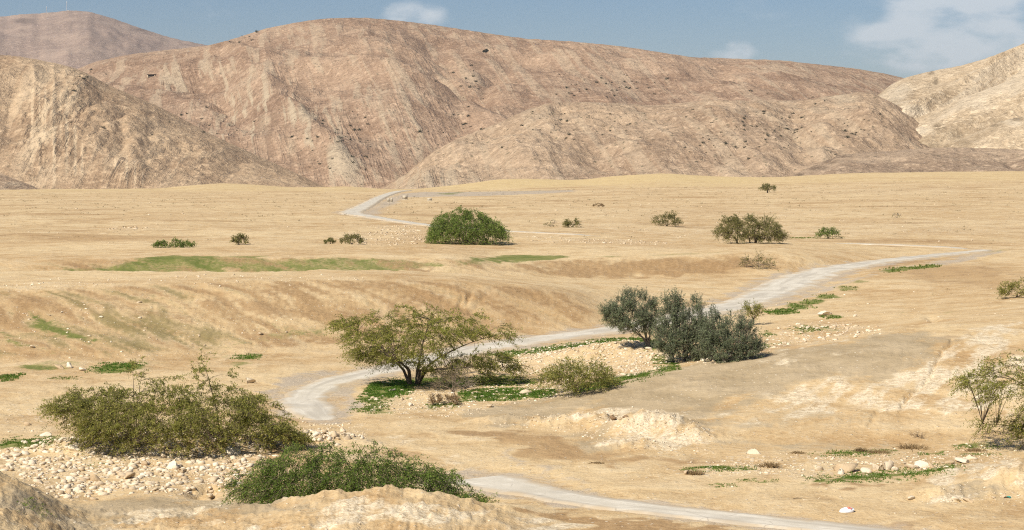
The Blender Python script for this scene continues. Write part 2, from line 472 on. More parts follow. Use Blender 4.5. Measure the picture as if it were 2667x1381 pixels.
# ------------------------------------------------------------------ ground shape (real heights in metres)
# profile curves, near to far: (photo column, distance, height in m or, when > 400, the photo row it is seen at)
K = [
 [(-2600,20,.5),(5400,20,.3)],
 [(-2600,55,4),(-1200,55,3),(0,55,2.2),(130,55,1.1),(400,55,.8),(900,55,1.0),(1500,55,.5),(2000,55,0),(5400,55,.3)],
 [(-2600,64,4),(-1200,64,3),(0,64,1.9),(100,64,1.2),(200,64,.45),(400,64,.4),(700,64,.55),(1000,64,.8),(1300,64,.45),(1500,64,.05),(1700,64,0),(5400,64,.2)],
 [(-2600,70,4),(-1200,70,3),(0,70,1238),(60,70,1262),(110,70,1298),(160,70.5,1345),(210,71,.1),(400,72,.1),(600,72,.25),(700,72,1333),(770,72,1312),(900,72,1290),(1000,72,1283),(1100,72,1288),(1200,72,1308),(1300,72,1330),(1400,72,1352),(1500,72,0),(5400,72,.2)],
 [(-2600,77,3),(-1200,77,2),(0,77,.6),(200,77,0),(400,77,0),(600,77,-.2),(900,77,-.35),(1200,77,-.35),(1400,77,-.05),(1600,77,0),(2400,77,0),(5400,77,.5)],
 [(-2600,90,1),(0,90,.05),(900,90,0),(1750,90,0),(2667,90,.15),(5400,90,1)],
 [(-2600,101,1),(0,101,0),(1400,101,0),(1560,101,.12),(1700,101,.3),(1900,102,.75),(2100,103,1.05),(2300,104,1.45),(2500,104,1.75),(2667,104,1.95),(5400,105,3)],
 [(-2600,114,.8),(0,112,0),(1200,112,0),(1400,112,.2),(1560,113,990),(1700,115,960),(1860,116,935),(2000,118,910),(2150,119,890),(2300,121,865),(2450,123,850),(2667,126,832),(3800,130,4.5),(5400,130,6)],
 [(-2600,126,.6),(0,126,.1),(300,128,.1),(600,134,.1),(900,139,.2),(1200,146,.3),(1400,151,.3),(1550,153,.35),(1700,149,.4),(1900,142,.4),(2100,138,.6),(2300,138,1.5),(2500,140,2.3),(2667,142,2.7),(3800,145,4),(5400,145,5)],
 [(-2600,155,4),(-600,155,3.9),(0,155,745),(300,158,735),(600,160,730),(850,163,724),(1000,165,722),(1200,168,728),(1400,171,744),(1500,172,762),(1570,173,785),(1700,174,.85),(1900,178,.8),(2100,175,.9),(2300,172,1.3),(2500,170,1.8),(2667,170,2.2),(3800,170,3.5),(5400,170,5)],
 [(-2600,177,4),(-600,177,3.9),(0,177,707),(600,177,708),(900,178,706),(1050,180,706),(1200,183,713),(1400,186,735),(1550,188,748),(1700,190,1.1),(1900,195,1.0),(2100,195,1.15),(2300,195,1.6),(2500,190,1.9),(2667,190,2.3),(3800,190,3.5),(5400,190,5)],
 [(-2600,185,3.4),(-600,185,3.2),(0,185,3.0),(150,185,2.6),(400,186,1.9),(1000,187,1.9),(1200,192,2.2),(1300,198,2.1),(1400,203,1.7),(1550,208,1.3),(1700,212,1.2),(1900,214,1.25),(2100,215,1.55),(2300,225,1.9),(2500,235,2.1),(2667,235,2.4),(3800,230,3.5),(5400,230,5)],
 [(-2600,205,4),(0,204,3.9),(400,205,3.95),(900,206,3.95),(1200,210,3.7),(1300,214,680),(1450,220,672),(1700,226,665),(1900,230,660),(2050,235,653),(2180,243,2.7),(2300,250,2.3),(2500,255,2.35),(2667,255,2.5),(3800,250,3.6),(5400,250,5)],
 [(-2600,275,4),(0,275,3.9),(600,275,3.9),(1333,275,3.6),(1800,276,3.1),(2200,277,2.8),(2500,278,2.6),(2667,278,2.7),(3800,278,3.6),(5400,278,5)],
 [(-2600,430,3.8),(0,430,3.6),(1333,430,3.4),(2000,430,3.3),(2667,430,3.4),(5400,430,6)],
 [(-2600,640,3.2),(0,640,3.0),(1000,640,3.0),(1333,640,3.4),(2000,640,4),(2667,640,4.6),(5400,640,8)],
 [(-2600,880,2.6),(0,880,2.6),(500,880,2.8),(1000,880,2.8),(1200,880,3.2),(1500,880,4.5),(1800,880,5.4),(2000,880,5.4),(2300,880,7),(2667,880,7.5),(5400,880,10)],
 [(-2600,1050,2.5),(0,1050,495),(300,1050,493),(420,1060,491),(500,1080,483),(580,1100,478),(680,1090,483),(750,1080,489),(900,1050,486),(1000,1050,494),(1080,1080,494),(1180,1100,484),(1300,1120,467),(1400,1120,467),(1500,1120,470),(1600,1120,460),(1720,1120,452),(1850,1120,460),(2000,1120,463),(2100,1120,457),(2250,1120,450),(2450,1120,448),(2667,1120,446),(5400,1120,443)],
 [(-2600,1400,-4),(5400,1400,-4)],
 [(-2600,3000,-12),(5400,3000,-12)],
 [(-2600,16000,-30),(5400,16000,-30)],
]
PXG = np.arange(-2600, 5401, 20.0)
LDG = np.linspace(math.log(20.5), math.log(15500), 1500)
def gsmooth(a, s):
    r = int(4 * s) + 1
    k = np.exp(-.5 * (np.arange(-r, r + 1) / s) ** 2); k /= k.sum()
    return np.convolve(np.pad(a, r, mode='edge'), k, 'valid')
def pchip(x, y, xq):
    h = np.diff(x); dl = np.diff(y) / h
    m = np.zeros_like(y)
    w1 = 2 * h[1:] + h[:-1]; w2 = h[1:] + 2 * h[:-1]
    ok = dl[1:] * dl[:-1] > 0
    with np.errstate(divide='ignore', invalid='ignore'):
        mm = (w1 + w2) / (w1 / dl[:-1] + w2 / dl[1:])
    m[1:-1] = np.where(ok, mm, 0); m[0] = dl[0]; m[-1] = dl[-1]
    i = np.clip(np.searchsorted(x, xq) - 1, 0, len(x) - 2)
    t = (xq - x[i]) / h[i]
    h00 = (1 + 2 * t) * (1 - t) ** 2; h10 = t * (1 - t) ** 2; h01 = t * t * (3 - 2 * t); h11 = t * t * (t - 1)
    return h00 * y[i] + h10 * h[i] * m[i] + h01 * y[i + 1] + h11 * h[i] * m[i + 1]
KD, KZ = [], []
for cv in K:
    px = np.array([p[0] for p in cv], float); d = np.array([p[1] for p in cv], float); v = np.array([p[2] for p in cv], float)
    z = np.where(v > 400, EYE - (v - HY) * d / F, v)
    s = 1.6 if d[0] < 900 else 1.0
    KD.append(gsmooth(np.interp(PXG, px, d), s)); KZ.append(gsmooth(np.interp(PXG, px, z), s))
KD = np.array(KD); KZ = np.array(KZ)
ZT = np.zeros((len(PXG), len(LDG)))
DG = np.exp(LDG)
for i in range(len(PXG)):
    ZT[i] = pchip(KD[:, i], KZ[:, i], DG)
DZ = np.gradient(ZT, axis=1) / np.gradient(DG)[None, :]
def bil(tab, px, ld):
    a = np.clip((px - PXG[0]) / 20.0, 0, len(PXG) - 1.001); b = np.clip((ld - LDG[0]) / (LDG[1] - LDG[0]), 0, len(LDG) - 1.001)
    i = a.astype(int); j = b.astype(int); u = a - i; v = b - j
    return (tab[i, j] * (1 - v) + tab[i, j + 1] * v) * (1 - u) + (tab[i + 1, j] * (1 - v) + tab[i + 1, j + 1] * v) * u
def pxd(X, Y):
    Y = np.maximum(np.asarray(Y, float), 5.0)
    return CX + F * np.asarray(X, float) / Y, np.log(Y)
MOUNDS = []      # (X, Y, rx, ry, h, rough)
def T0(X, Y):
    p, l = pxd(X, Y)
    z = bil(ZT, p, l)
    for (mx, my, rx, ry, h, rg) in MOUNDS:
        w = h * np.exp(-(((X - mx) / rx) ** 2 + ((Y - my) / ry) ** 2))
        z = z + w
    return z
def hit(px, py, full=False):
    """first ground point seen along the line through a photo pixel"""
    d = np.exp(np.linspace(math.log(40), math.log(1500), 2600))
    X = (px - CX) * d / F
    z = (T if full else T0)(X, d)
    ray = EYE - (py - HY) * d / F
    k = np.argmax(z > ray)
    if not (z > ray).any(): k = len(d) - 1
    return X[k], d[k]
MD = [(1725, 1118, 1.5, 1.4, .62, 1), (1640, 1112, 1.3, 1.3, .55, 1), (1560, 1108, 1.3, 1.2, .50, 1), (1450, 1105, 1.8, 1.1, .36, 1), (1800, 1138, 1.2, 1.2, .50, 1), (1640, 1165, 1.6, 1.0, .32, 1), (1340, 1095, 1.7, 1.0, .3, 1),
      (2640, 1270, 2.2, 2.6, .52, .8), (2470, 1298, 1.6, 1.2, .30, .8), (2820, 1250, 3, 3, .75, .8), (528, 1287, .55, .7, -.55, .8), (560, 1272, .5, .5, -.22, .8),
      (1500, 935, 3.2, 4.0, .55, .7), (1660, 925, 3.4, 5.0, .75, .7), (250, 1165, 4.5, 1.3, .30, .6), (560, 1160, 4.0, 1.3, .35, .6), (800, 1150, 2.4, 1.3, .35, .6),
      (1180, 1035, 2.5, 2.0, .20, .4), (2120, 870, 2.0, 6, .35, .9), (1050, 650, 6, 3, .3, .3), (1400, 625, 5, 3, .35, .3)]
for (px, py, rx, ry, h, rg) in MD:
    x, y = hit(px, py)
    MOUNDS.append((x, y, rx, ry, h, rg))

# roads: centre lines in photo pixels with widths in metres, laid on the ground
def spline(P, step):
    P = np.array(P, float)
    out = []
    Q = np.vstack([2 * P[0] - P[1], P, 2 * P[-1] - P[-2]])
    for i in range(1, len(Q) - 2):
        p0, p1, p2, p3 = Q[i - 1], Q[i], Q[i + 1], Q[i + 2]
        n = max(2, int(np.linalg.norm((p2 - p1)[:2]) / step))
        t = np.linspace(0, 1, n, endpoint=False)[:, None]
        out.append(.5 * (2 * p1 + (p2 - p0) * t + (2 * p0 - 5 * p1 + 4 * p2 - p3) * t ** 2 + (3 * p1 - p0 - 3 * p2 + p3) * t ** 3))
    out.append(P[-1:])
    return np.concatenate(out)
ROADS_PX = [
 [(1205,1238,2.6),(1262,1250,4.0),(1340,1268,3.3),(1480,1294,2.6),(1600,1312,2.4),(1750,1330,2.3),(1900,1345,2.3),(2050,1362,2.3),(2200,1378,2.4),(2420,1402,2.6)],
 [(850,1096,2.2),(812,1070,2.9),(795,1040,3.1),(820,1014,3.0),(875,992,3.0),(940,976,3.2),(1010,961,3.4),(1110,937,3.6),(1240,908,4.0),(1340,892,4.2),(1450,877,4.2),(1600,857,4.2),(1720,838,4.4),(1850,810,4.6),(1930,790,4.8),(2000,765,5.6),(2075,730,6.6),(2150,706,5.6),(2230,691,4.8),(2330,677,3.9),(2450,664,3.3),(2540,655,2.4),(2575,651,1.6)],
 [(2560,650,1.6),(2480,646,2.4),(2300,637,2.5),(2200,634,2.0),(2110,632,1.0)],
 [(1570,616,.8),(1530,613,1.6),(1450,609,2.1),(1330,603,2.4),(1200,594,2.6),(1120,588,3.0),(1020,574,3.4),(960,564,4.0),(915,556,5.6),(935,545,5.2),(962,531,4.8),(985,518,4.6),(1008,508,4.6),(1035,500,4.6),(1065,497,4.6)],
]
ROADS = []
for rp in ROADS_PX:
    P = []
    for (px, py, w) in rp:
        x, y = hit(px, py)
        P.append((x, y, w))
    P = np.array(P)
    R = spline(P, .5 if P[0, 1] < 200 else 1.6)
    R[:, :2] = np.stack([gsmooth(R[:, 0], 2), gsmooth(R[:, 1], 2)], 1)
    z = gsmooth(T0(R[:, 0], R[:, 1]), 5)
    ROADS.append((R, z))
def road_field(X, Y):
    """distance (in half widths) to the nearest road and its height"""
    X = np.asarray(X, float); Y = np.asarray(Y, float)
    best = np.full(X.shape, 99.0); bz = np.zeros(X.shape)
    for R, z in ROADS:
        for a in range(0, len(R), 24):
            r = R[a:a + 25]; rz = z[a:a + 25]
            m = (X > r[:, 0].min() - 9) & (X < r[:, 0].max() + 9) & (Y > r[:, 1].min() - 9) & (Y < r[:, 1].max() + 9)
            idx = np.nonzero(m)[0] if X.ndim else None
            if X.ndim == 0 or len(idx) == 0: continue
            dx = X[idx, None] - r[None, :, 0]; dy = Y[idx, None] - r[None, :, 1]
            dd = np.sqrt(dx * dx + dy * dy) / (r[None, :, 2] * .5)
            k = dd.argmin(1); v = dd[np.arange(len(idx)), k]
            up = v < best[idx]
            best[idx[up]] = v[up]; bz[idx[up]] = rz[k[up]]
    return best, bz
CRACKS = []
for cp, cw, cdp in [([(2478,888),(2470,905),(2452,925),(2440,945),(2420,985),(2400,1005),(2385,1020),(2362,1040),(2350,1062)], .085, .20), ([(2520,862),(2550,890),(2585,905),(2620,915)], .06, .08),
                    ([(1228,768),(1222,778),(1214,790),(1206,802)], .16, .24), ([(1206,778),(1198,792),(1192,800)], .12, .18), ([(1280,755),(1262,775),(1240,800),(1225,815)], .22, .12), ([(2420,822),(2435,840)], .3, .2), ([(2290,1075),(2275,1095),(2262,1115)], .10, .12),
                    ([(560,1290),(540,1278),(520,1284),(500,1276)], .14, .30)]:
    P_ = np.array([hit(*q) for q in cp]); CRACKS.append((spline(np.column_stack([P_, np.zeros(len(P_))]), .12)[:, :2], cw, cdp))
def crack_depth(X, Y):
    out = np.zeros(X.shape)
    for P_, cw, cdp in CRACKS:
        m = (X > P_[:, 0].min() - 1) & (X < P_[:, 0].max() + 1) & (Y > P_[:, 1].min() - 1) & (Y < P_[:, 1].max() + 1)
        idx = np.nonzero(m)[0]
        if not len(idx): continue
        x = X[idx] + .18 * perlin(X[idx] / .5, Y[idx] / .9, 311); y = Y[idx] + .25 * perlin(X[idx] / .6, Y[idx] / .9, 312)
        dd = np.full(len(idx), 9.0)
        for a in range(0, len(P_), 60):
            q = P_[a:a + 60]
            dd = np.minimum(dd, np.sqrt((x[:, None] - q[None, :, 0]) ** 2 + (.45 * (y[:, None] - q[None, :, 1])) ** 2).min(1))
        out[idx] = np.maximum(out[idx], cdp * np.exp(-(dd / cw) ** 2))
    return out
def T(X, Y):
    X = np.atleast_1d(np.asarray(X, float)); Y = np.atleast_1d(np.asarray(Y, float))
    p, l = pxd(X, Y)
    z = T0(X, Y)
    far = sstep(190, 330, Y); vfar = sstep(700, 1100, Y)
    slope = np.abs(bil(DZ, p, l))
    bank = sstep(.045, .11, slope) * (1 - vfar)
    det = fbm(X / 14, Y / 14, 3, 1) * (.10 + .06 * far) + fbm(X / 3.1, Y / 3.1, 3, 5) * .055 + fbm(X / 45, Y / 60, 2, 8) * .22 * far + fbm(X / .8, Y / .8, 2, 9) * .016
    # erosion rills running down the banks
    u = X + .75 * (Y - 140)
    det = det + bank * (ridged(u / 2.6, Y / 16, 3, 21) * .085 + ridged(u / .9, Y / 7, 2, 23) * .03)
    rough = 0
    for (mx, my, rx, ry, h, rg) in MOUNDS:
        rough = rough + rg * np.exp(-(((X - mx) / (rx * 1.15)) ** 2 + ((Y - my) / (ry * 1.15)) ** 2))
    rough = np.clip(rough, 0, 1)
    det = det + rough * (fbm(X / 1.1, Y / 1.3, 4, 31, .6) * .22 + ridged(X / .6, Y / .8, 3, 33) * .07)
    # foreground ridge: crumbly clay lumps
    fr = sstep(78, 73, Y) * sstep(1500, 1200, p)
    det = det + fr * (fbm(X / 1.1, Y / .8, 4, 41) * .13 + ridged(X / .55, Y / .6, 3, 43) * .05 + fbm(X / .25, Y / .4, 2, 45) * .03)
    z = z + det - crack_depth(X, Y)
    best, bz = road_field(X, Y)
    w = 1 - sstep(1.15, 2.1, best)
    return z * (1 - w) + (bz - .06) * w
def ground(px, py):
    x, y = hit(px, py)
    return Vector((x, y, float(T(x, y)[0])))

# ------------------------------------------------------------------ soil areas (polygons drawn in photo pixels, projected once onto the ground)
_WP = {}
def world_poly(pp):
    k = tuple(pp)
    if k not in _WP: _WP[k] = np.array([hit(px, py) for (px, py) in pp])
    return _WP[k]
def in_poly(P, X, Y):
    inside = np.zeros(X.shape, bool)
    n = len(P)
    for i in range(n):
        x1, y1 = P[i]; x2, y2 = P[(i + 1) % n]
        if y1 == y2: continue
        c = ((y1 > Y) != (y2 > Y)) & (X < (x2 - x1) * (Y - y1) / (y2 - y1) + x1)
        inside ^= c
    return inside
def poly_mask(P, X, Y, soft):
    """1 inside fading to 0 over soft metres outside / inside the edge"""
    out = np.zeros(X.shape)
    bb = (X > P[:, 0].min() - soft) & (X < P[:, 0].max() + soft) & (Y > P[:, 1].min() - soft * 3) & (Y < P[:, 1].max() + soft * 3)
    idx = np.nonzero(bb)[0]
    if not len(idx): return out
    x = X[idx]; y = Y[idx]
    ins = in_poly(P, x, y)
    dm = np.full(x.shape, 1e9)
    for i in range(len(P)):
        a = P[i]; b = P[(i + 1) % len(P)]
        ab = b - a; L = (ab ** 2).sum() + 1e-9
        t = np.clip(((x - a[0]) * ab[0] + (y - a[1]) * ab[1]) / L, 0, 1)
        dm = np.minimum(dm, np.hypot(x - a[0] - ab[0] * t, (y - a[1] - ab[1] * t)))
    sd = np.where(ins, dm, -dm)
    out[idx] = sstep(-soft, soft, sd)
    return out
def ell(cx, cy, rx, ry, n=14):
    return [(cx + rx * math.cos(a * 2 * math.pi / n), cy + ry * math.sin(a * 2 * math.pi / n)) for a in range(n)]
# (polygon, strength, soft metres)
GRASS = [
 ([(955,1012),(990,998),(1060,992),(1085,1003),(1062,1022),(1040,1034),(1000,1032),(960,1040)], 1.0, .5),
 ([(925,1042),(960,1030),(1000,1035),(985,1058),(1010,1072),(980,1080),(940,1066)], .8, .6),
 ([(1195,1030),(1240,1018),(1330,1012),(1420,1018),(1450,1028),(1380,1036),(1290,1042),(1220,1046),(1190,1040)], 1.0, .5),
 ([(1130,1048),(1200,1045),(1180,1056),(1100,1066)], .7, .5),
 ([(1470,1015),(1540,995),(1620,985),(1690,968),(1740,958),(1700,978),(1630,998),(1560,1015),(1490,1025)], .85, .5),
 ([(1270,922),(1420,905),(1600,881),(1690,884),(1760,905),(1700,912),(1620,893),(1500,906),(1380,922),(1300,932)], .9, .6),
 ([(1690,925),(1720,930),(1765,945),(1775,962),(1740,968),(1710,945)], .8, .5),
 ([(1000,1000),(1120,985),(1330,985),(1400,1000),(1300,1010),(1100,1005)], .75, .6),
 (ell(2035,813,45,7), .95, .8), (ell(2085,800,32,9), 1.0, .8), (ell(2118,787,24,6), .95, .8), (ell(2152,772,26,7), .9, .8), (ell(2205,752,30,7), .7, .8),
 (ell(2240,735,30,6), .65, .8), ([(2290,708),(2330,698),(2400,692),(2450,687),(2440,695),(2380,702),(2320,712)], 1.0, 1.2),
 ([(2040,722),(2075,706),(2085,704),(2072,718),(2050,728)], 1.0, .8), (ell(2030,742,32,5), .95, .8),
 ([(40,955),(90,945),(150,942),(200,950),(160,962),(60,966)], .9, .9), ([(225,965),(260,950),(330,945),(380,950),(360,962),(280,972)], 1.0, .9), ([(0,978),(50,975),(40,990),(0,995)], .85, .8),
 ([(600,930),(640,922),(690,922),(660,932),(620,938)], 1.0, .9), ([(540,930),(580,925),(600,930),(560,938)], .8, .9), (ell(620,948,40,5), .7, .8), (ell(170,985,40,5), .5, .8),
 ([(660,845),(690,843),(740,855),(800,858),(860,865),(870,878),(800,885),(700,895),(640,905),(600,905),(680,880),(720,868)], .62, 1.6),
 ([(30,808),(80,820),(150,850),(210,880),(250,900),(230,905),(150,885),(70,850)], .8, 1.6), ([(0,870),(40,885),(70,900),(40,905),(0,890)], .8, 1.4),
 ([(0,820),(60,855),(90,880),(40,870),(0,850)], .45, 1.6), ([(280,785),(330,800),(380,825),(390,838),(340,820)], .5, 1.4), (ell(150,925,28,10), .6, 1.2),
 ([(0,880),(120,900),(250,930),(200,940),(60,925),(0,905)], .33, 2), ([(150,800),(300,850),(420,905),(360,905),(230,860)], .30, 2.5), ([(250,915),(420,940),(560,915),(640,905),(600,925),(400,955)], .4, 1.5),
 ([(150,706),(260,698),(340,682),(370,672),(480,668),(620,670),(720,676),(820,674),(900,672),(1020,676),(1120,684),(1180,693),(1060,706),(900,709),(600,707),(300,709)], .66, 1.4),
 ([(340,672),(440,667),(560,667),(700,668),(700,673),(500,674),(380,677)], .9, .8), ([(1180,694),(1230,672),(1300,665),(1380,664),(1470,667),(1480,672),(1400,680),(1290,686),(1230,697)], .9, 1.2),
 ([(1540,669),(1600,665),(1640,668),(1580,673)], .6, 1.0), ([(1640,668),(1750,660),(1900,655),(1900,659),(1760,666)], .5, 1.0),
 ([(2105,1262),(2160,1246),(2260,1236),(2330,1230),(2420,1222),(2500,1212),(2490,1222),(2400,1236),(2330,1246),(2230,1256)], 1.0, .35),
 ([(1768,1217),(1860,1215),(1960,1218),(1975,1222),(1880,1228),(1790,1222)], .9, .35), ([(2110,1187),(2200,1178),(2300,1170),(2330,1172),(2290,1182),(2200,1188)], .9, .35),
 ([(2390,1184),(2440,1178),(2460,1180),(2430,1186)], 1.0, .3), ([(2480,1168),(2560,1160),(2600,1163),(2540,1172)], .9, .3), ([(2480,1190),(2560,1184),(2600,1182),(2540,1192)], .8, .3),
 ([(1920,1255),(1980,1252),(2040,1256),(1990,1260)], .8, .3), ([(1850,1268),(1910,1262),(1920,1267),(1880,1272)], .8, .3),
 ([(0,1150),(60,1138),(130,1142),(180,1150),(150,1160),(60,1166),(0,1172)], .85, .4), ([(60,1305),(120,1310),(130,1350),(90,1355)], .6, .4), (ell(255,1210,20,5), .7, .3),
 ([(2060,855),(2100,850),(2160,855),(2130,868),(2070,866)], .7, .8), ([(2130,825),(2180,822),(2190,832),(2150,834)], .8, .8), ([(1970,866),(2000,862),(2020,870),(1990,878)], .7, .8), ([(2100,862),(2180,850),(2200,858),(2150,870)], .55, .8),
 ([(1950,905),(2000,898),(1990,906),(1960,910)], .8, .6), (ell(1930,880,16,8), .6, .8), (ell(1890,940,25,5), .9, .4),
 ([(0,500),(150,497),(420,494),(600,500),(400,512),(150,515),(0,518)], .26, 14), ([(1120,506),(1180,502),(1230,500),(1180,508)], .7, 5), ([(1220,502),(1400,497),(1500,495),(1420,501)], .35, 5),
 ([(2000,505),(2060,495),(2450,485),(2480,500),(2300,508),(2100,512)], .25, 12), ([(1820,605),(1900,598),(1960,602),(1900,610)], .35, 4), ([(2060,617),(2120,618),(2110,622),(2060,621)], .8, 2), ([(2200,600),(2400,590),(2600,585),(2660,595),(2400,600)], .28, 5),
 ([(2400,660),(2520,655),(2640,648),(2640,652),(2530,660)], .5, 1.5), ([(2270,818),(2330,815),(2400,812),(2350,820)], .5, 1), ([(2430,815),(2500,806),(2490,812),(2440,820)], .5, 1),
 ([(1860,690),(1960,680),(2080,672),(2160,672),(2080,690),(1960,700)], .28, 2.5), ([(2270,676),(2340,668),(2360,672),(2300,680)], .6, 1.5), ([(1540,745),(1620,760),(1660,770),(1600,770)], .4, 2),
]
CLAY = [
 ([(1390,1022),(1560,992),(1700,962),(1860,940),(2000,915),(2150,895),(2330,868),(2400,865),(2470,880),(2480,900),(2400,950),(2300,990),(2160,985),(2060,1010),(1980,1040),(1900,1080),(1800,1110),(1700,1090),(1500,1060),(1380,1065)], .92, 2.6),
 ([(1180,1062),(1300,1050),(1450,1040),(1500,1070),(1400,1110),(1250,1105)], .75, 1.2),
 ([(1480,1130),(1560,1120),(1640,1150),(1640,1190),(1520,1170)], .65, 1.0),
 ([(130,1300),(280,1290),(480,1295),(620,1310),(720,1320),(700,1350),(520,1350),(330,1370),(150,1381),(120,1340)], .75, .8),
 ([(0,1240),(40,1250),(100,1290),(150,1340),(120,1360),(40,1330),(0,1320)], .6, .5),
 ([(2380,1300),(2500,1270),(2667,1290),(2667,1320),(2500,1310)], .55, .6),
 ([(1950,1075),(2100,1060),(2300,1075),(2250,1100),(2050,1120),(1900,1125)], .45, 1.0),
 ([(1800,1150),(2000,1150),(2300,1145),(2400,1160),(2200,1172),(1850,1170)], .5, .8),
 ([(700,1335),(760,1312),(830,1300),(930,1290),(1000,1290),(900,1320),(800,1350)], .55, .5),
 ([(1020,1290),(1130,1295),(1200,1315),(1150,1345),(1030,1330)], .45, .6),
]
WHITE = [
 ([(2080,1010),(2160,985),(2300,995),(2400,945),(2480,890),(2560,850),(2667,830),(2667,1090),(2500,1090),(2380,1070),(2300,1080),(2150,1090),(1960,1100),(1900,1085),(1980,1040)], .72, 1.6),
 ([(1930,945),(2000,930),(2120,925),(2100,945),(1980,965)], .62, .8), ([(2180,925),(2240,922),(2200,940),(2170,940)], .6, .6),
 ([(2050,905),(2250,875),(2280,880),(2150,905),(2060,918)], .6, .8),
 ([(1480,1080),(1600,1065),(1700,1062),(1780,1085),(1850,1130),(1840,1165),(1700,1175),(1600,1150),(1540,1110)], .75, .6),
 ([(1320,1080),(1450,1072),(1500,1090),(1420,1110),(1330,1105)], .55, .6),
 ([(2370,1285),(2460,1240),(2560,1200),(2667,1185),(2667,1275),(2540,1262),(2420,1275)], .75, .5),
 ([(2380,1290),(2460,1275),(2540,1280),(2500,1300),(2400,1300)], .65, .4),
 ([(700,1370),(800,1340),(900,1310),(1000,1292),(1120,1305),(1230,1320),(1350,1340),(1480,1370),(1500,1400),(600,1420)], .85, .8),
 ([(160,1340),(300,1330),(500,1325),(640,1330),(600,1360),(400,1375),(200,1381)], .55, .7), ([(440,1290),(560,1285),(700,1300),(760,1315),(700,1325),(520,1310)], .6, .6),
 ([(1100,1130),(1250,1150),(1200,1170),(1100,1150)], .35, .8), ([(0,1380),(0,1345),(60,1360),(110,1381)], .6, .4),
 ([(830,1090),(960,1100),(1100,1150),(1250,1215),(1180,1235),(1060,1180),(920,1130)], .42, .7),
 ([(600,960),(720,945),(820,930),(900,920),(880,945),(760,965),(640,985)], .25, 1.5),
]
BROWN = [
 ([(1220,1120),(1400,1125),(1500,1150),(1640,1185),(1850,1190),(1750,1210),(1500,1205),(1320,1170),(1180,1130)], .65, 1.0),
 ([(1320,1330),(1480,1325),(1600,1340),(1750,1352),(1900,1372),(1900,1400),(1550,1400),(1400,1350)], .85, .7),
 ([(1320,1230),(1420,1240),(1500,1262),(1430,1265),(1350,1245)], .5, .7),
 ([(2060,1085),(2300,1060),(2350,1030),(2330,1000),(2220,1020),(2100,1040)], .3, 1.2), ([(2400,870),(2500,870),(2480,910),(2400,930)], .5, .8),
 ([(1880,950),(1960,905),(2100,890),(2120,895),(2000,925)], .45, 1.5),
 ([(0,780),(300,790),(600,800),(850,850),(700,870),(400,860),(150,830),(0,810)], .42, 4),
 ([(600,740),(900,750),(880,800),(700,810)], .35, 4), ([(1250,745),(1420,750),(1560,780),(1600,815),(1480,830),(1300,800)], .40, 4),
 ([(1450,690),(1800,680),(1950,680),(1950,715),(1750,722),(1500,722)], .55, 3),
 ([(1900,830),(2060,770),(2130,750),(2100,775),(2000,812),(1960,835)], .5, 1.2), ([(2250,690),(2450,668),(2550,658),(2520,668),(2400,685),(2280,700)], .55, 1.2),
 ([(700,890),(900,870),(1050,880),(1050,910),(800,930),(650,960)], .22, 3), ([(2050,1275),(2200,1262),(2330,1258),(2320,1266),(2180,1276)], .6, .4),
 ([(2300,700),(2500,688),(2667,698),(2667,770),(2500,745),(2350,730)], .5, 3), ([(1450,688),(1700,676),(1960,672),(2040,668),(1980,700),(1800,720),(1500,722),(1350,712)], .8, 2.5),
 ([(1120,600),(1000,620),(1100,640),(1180,630)], .45, 3), ([(0,590),(200,575),(400,560),(400,566),(200,584),(0,597)], .5, 5),
 ([(2370,1150),(2667,1120),(2667,1160),(2400,1170)], .4, .8), ([(2000,1345),(2300,1365),(2450,1390),(2300,1388)], .4, .5),
]
GRAVEL = [
 ([(905,560),(960,545),(1000,520),(1040,505),(1100,500),(1300,500),(1500,495),(1500,500),(1250,512),(1060,515),(1000,545),(980,572)], .8, 4),
 ([(690,1010),(720,990),(800,970),(900,960),(880,975),(780,1000),(730,1030),(700,1030)], .7, .8),
 ([(860,1010),(900,1000),(930,1010),(930,1060),(900,1090),(860,1080),(880,1040)], .7, .6),
 ([(1990,800),(2100,765),(2200,730),(2330,698),(2440,682),(2560,660),(2600,652),(2560,655),(2400,685),(2280,715),(2150,760),(2050,800)], .75, 1.4),
 ([(2540,662),(2600,650),(2620,655),(2560,672),(2440,690),(2400,688)], .75, 1.5), ([(1250,1155),(1350,1180),(1500,1240),(1600,1290),(1560,1290),(1440,1235),(1300,1185)], .55, .7),
 ([(1180,920),(1350,900),(1600,872),(1600,880),(1380,912),(1220,940)], .5, 1.2), ([(2000,1330),(2350,1370),(2350,1390),(2000,1350)], .3, .6),
]
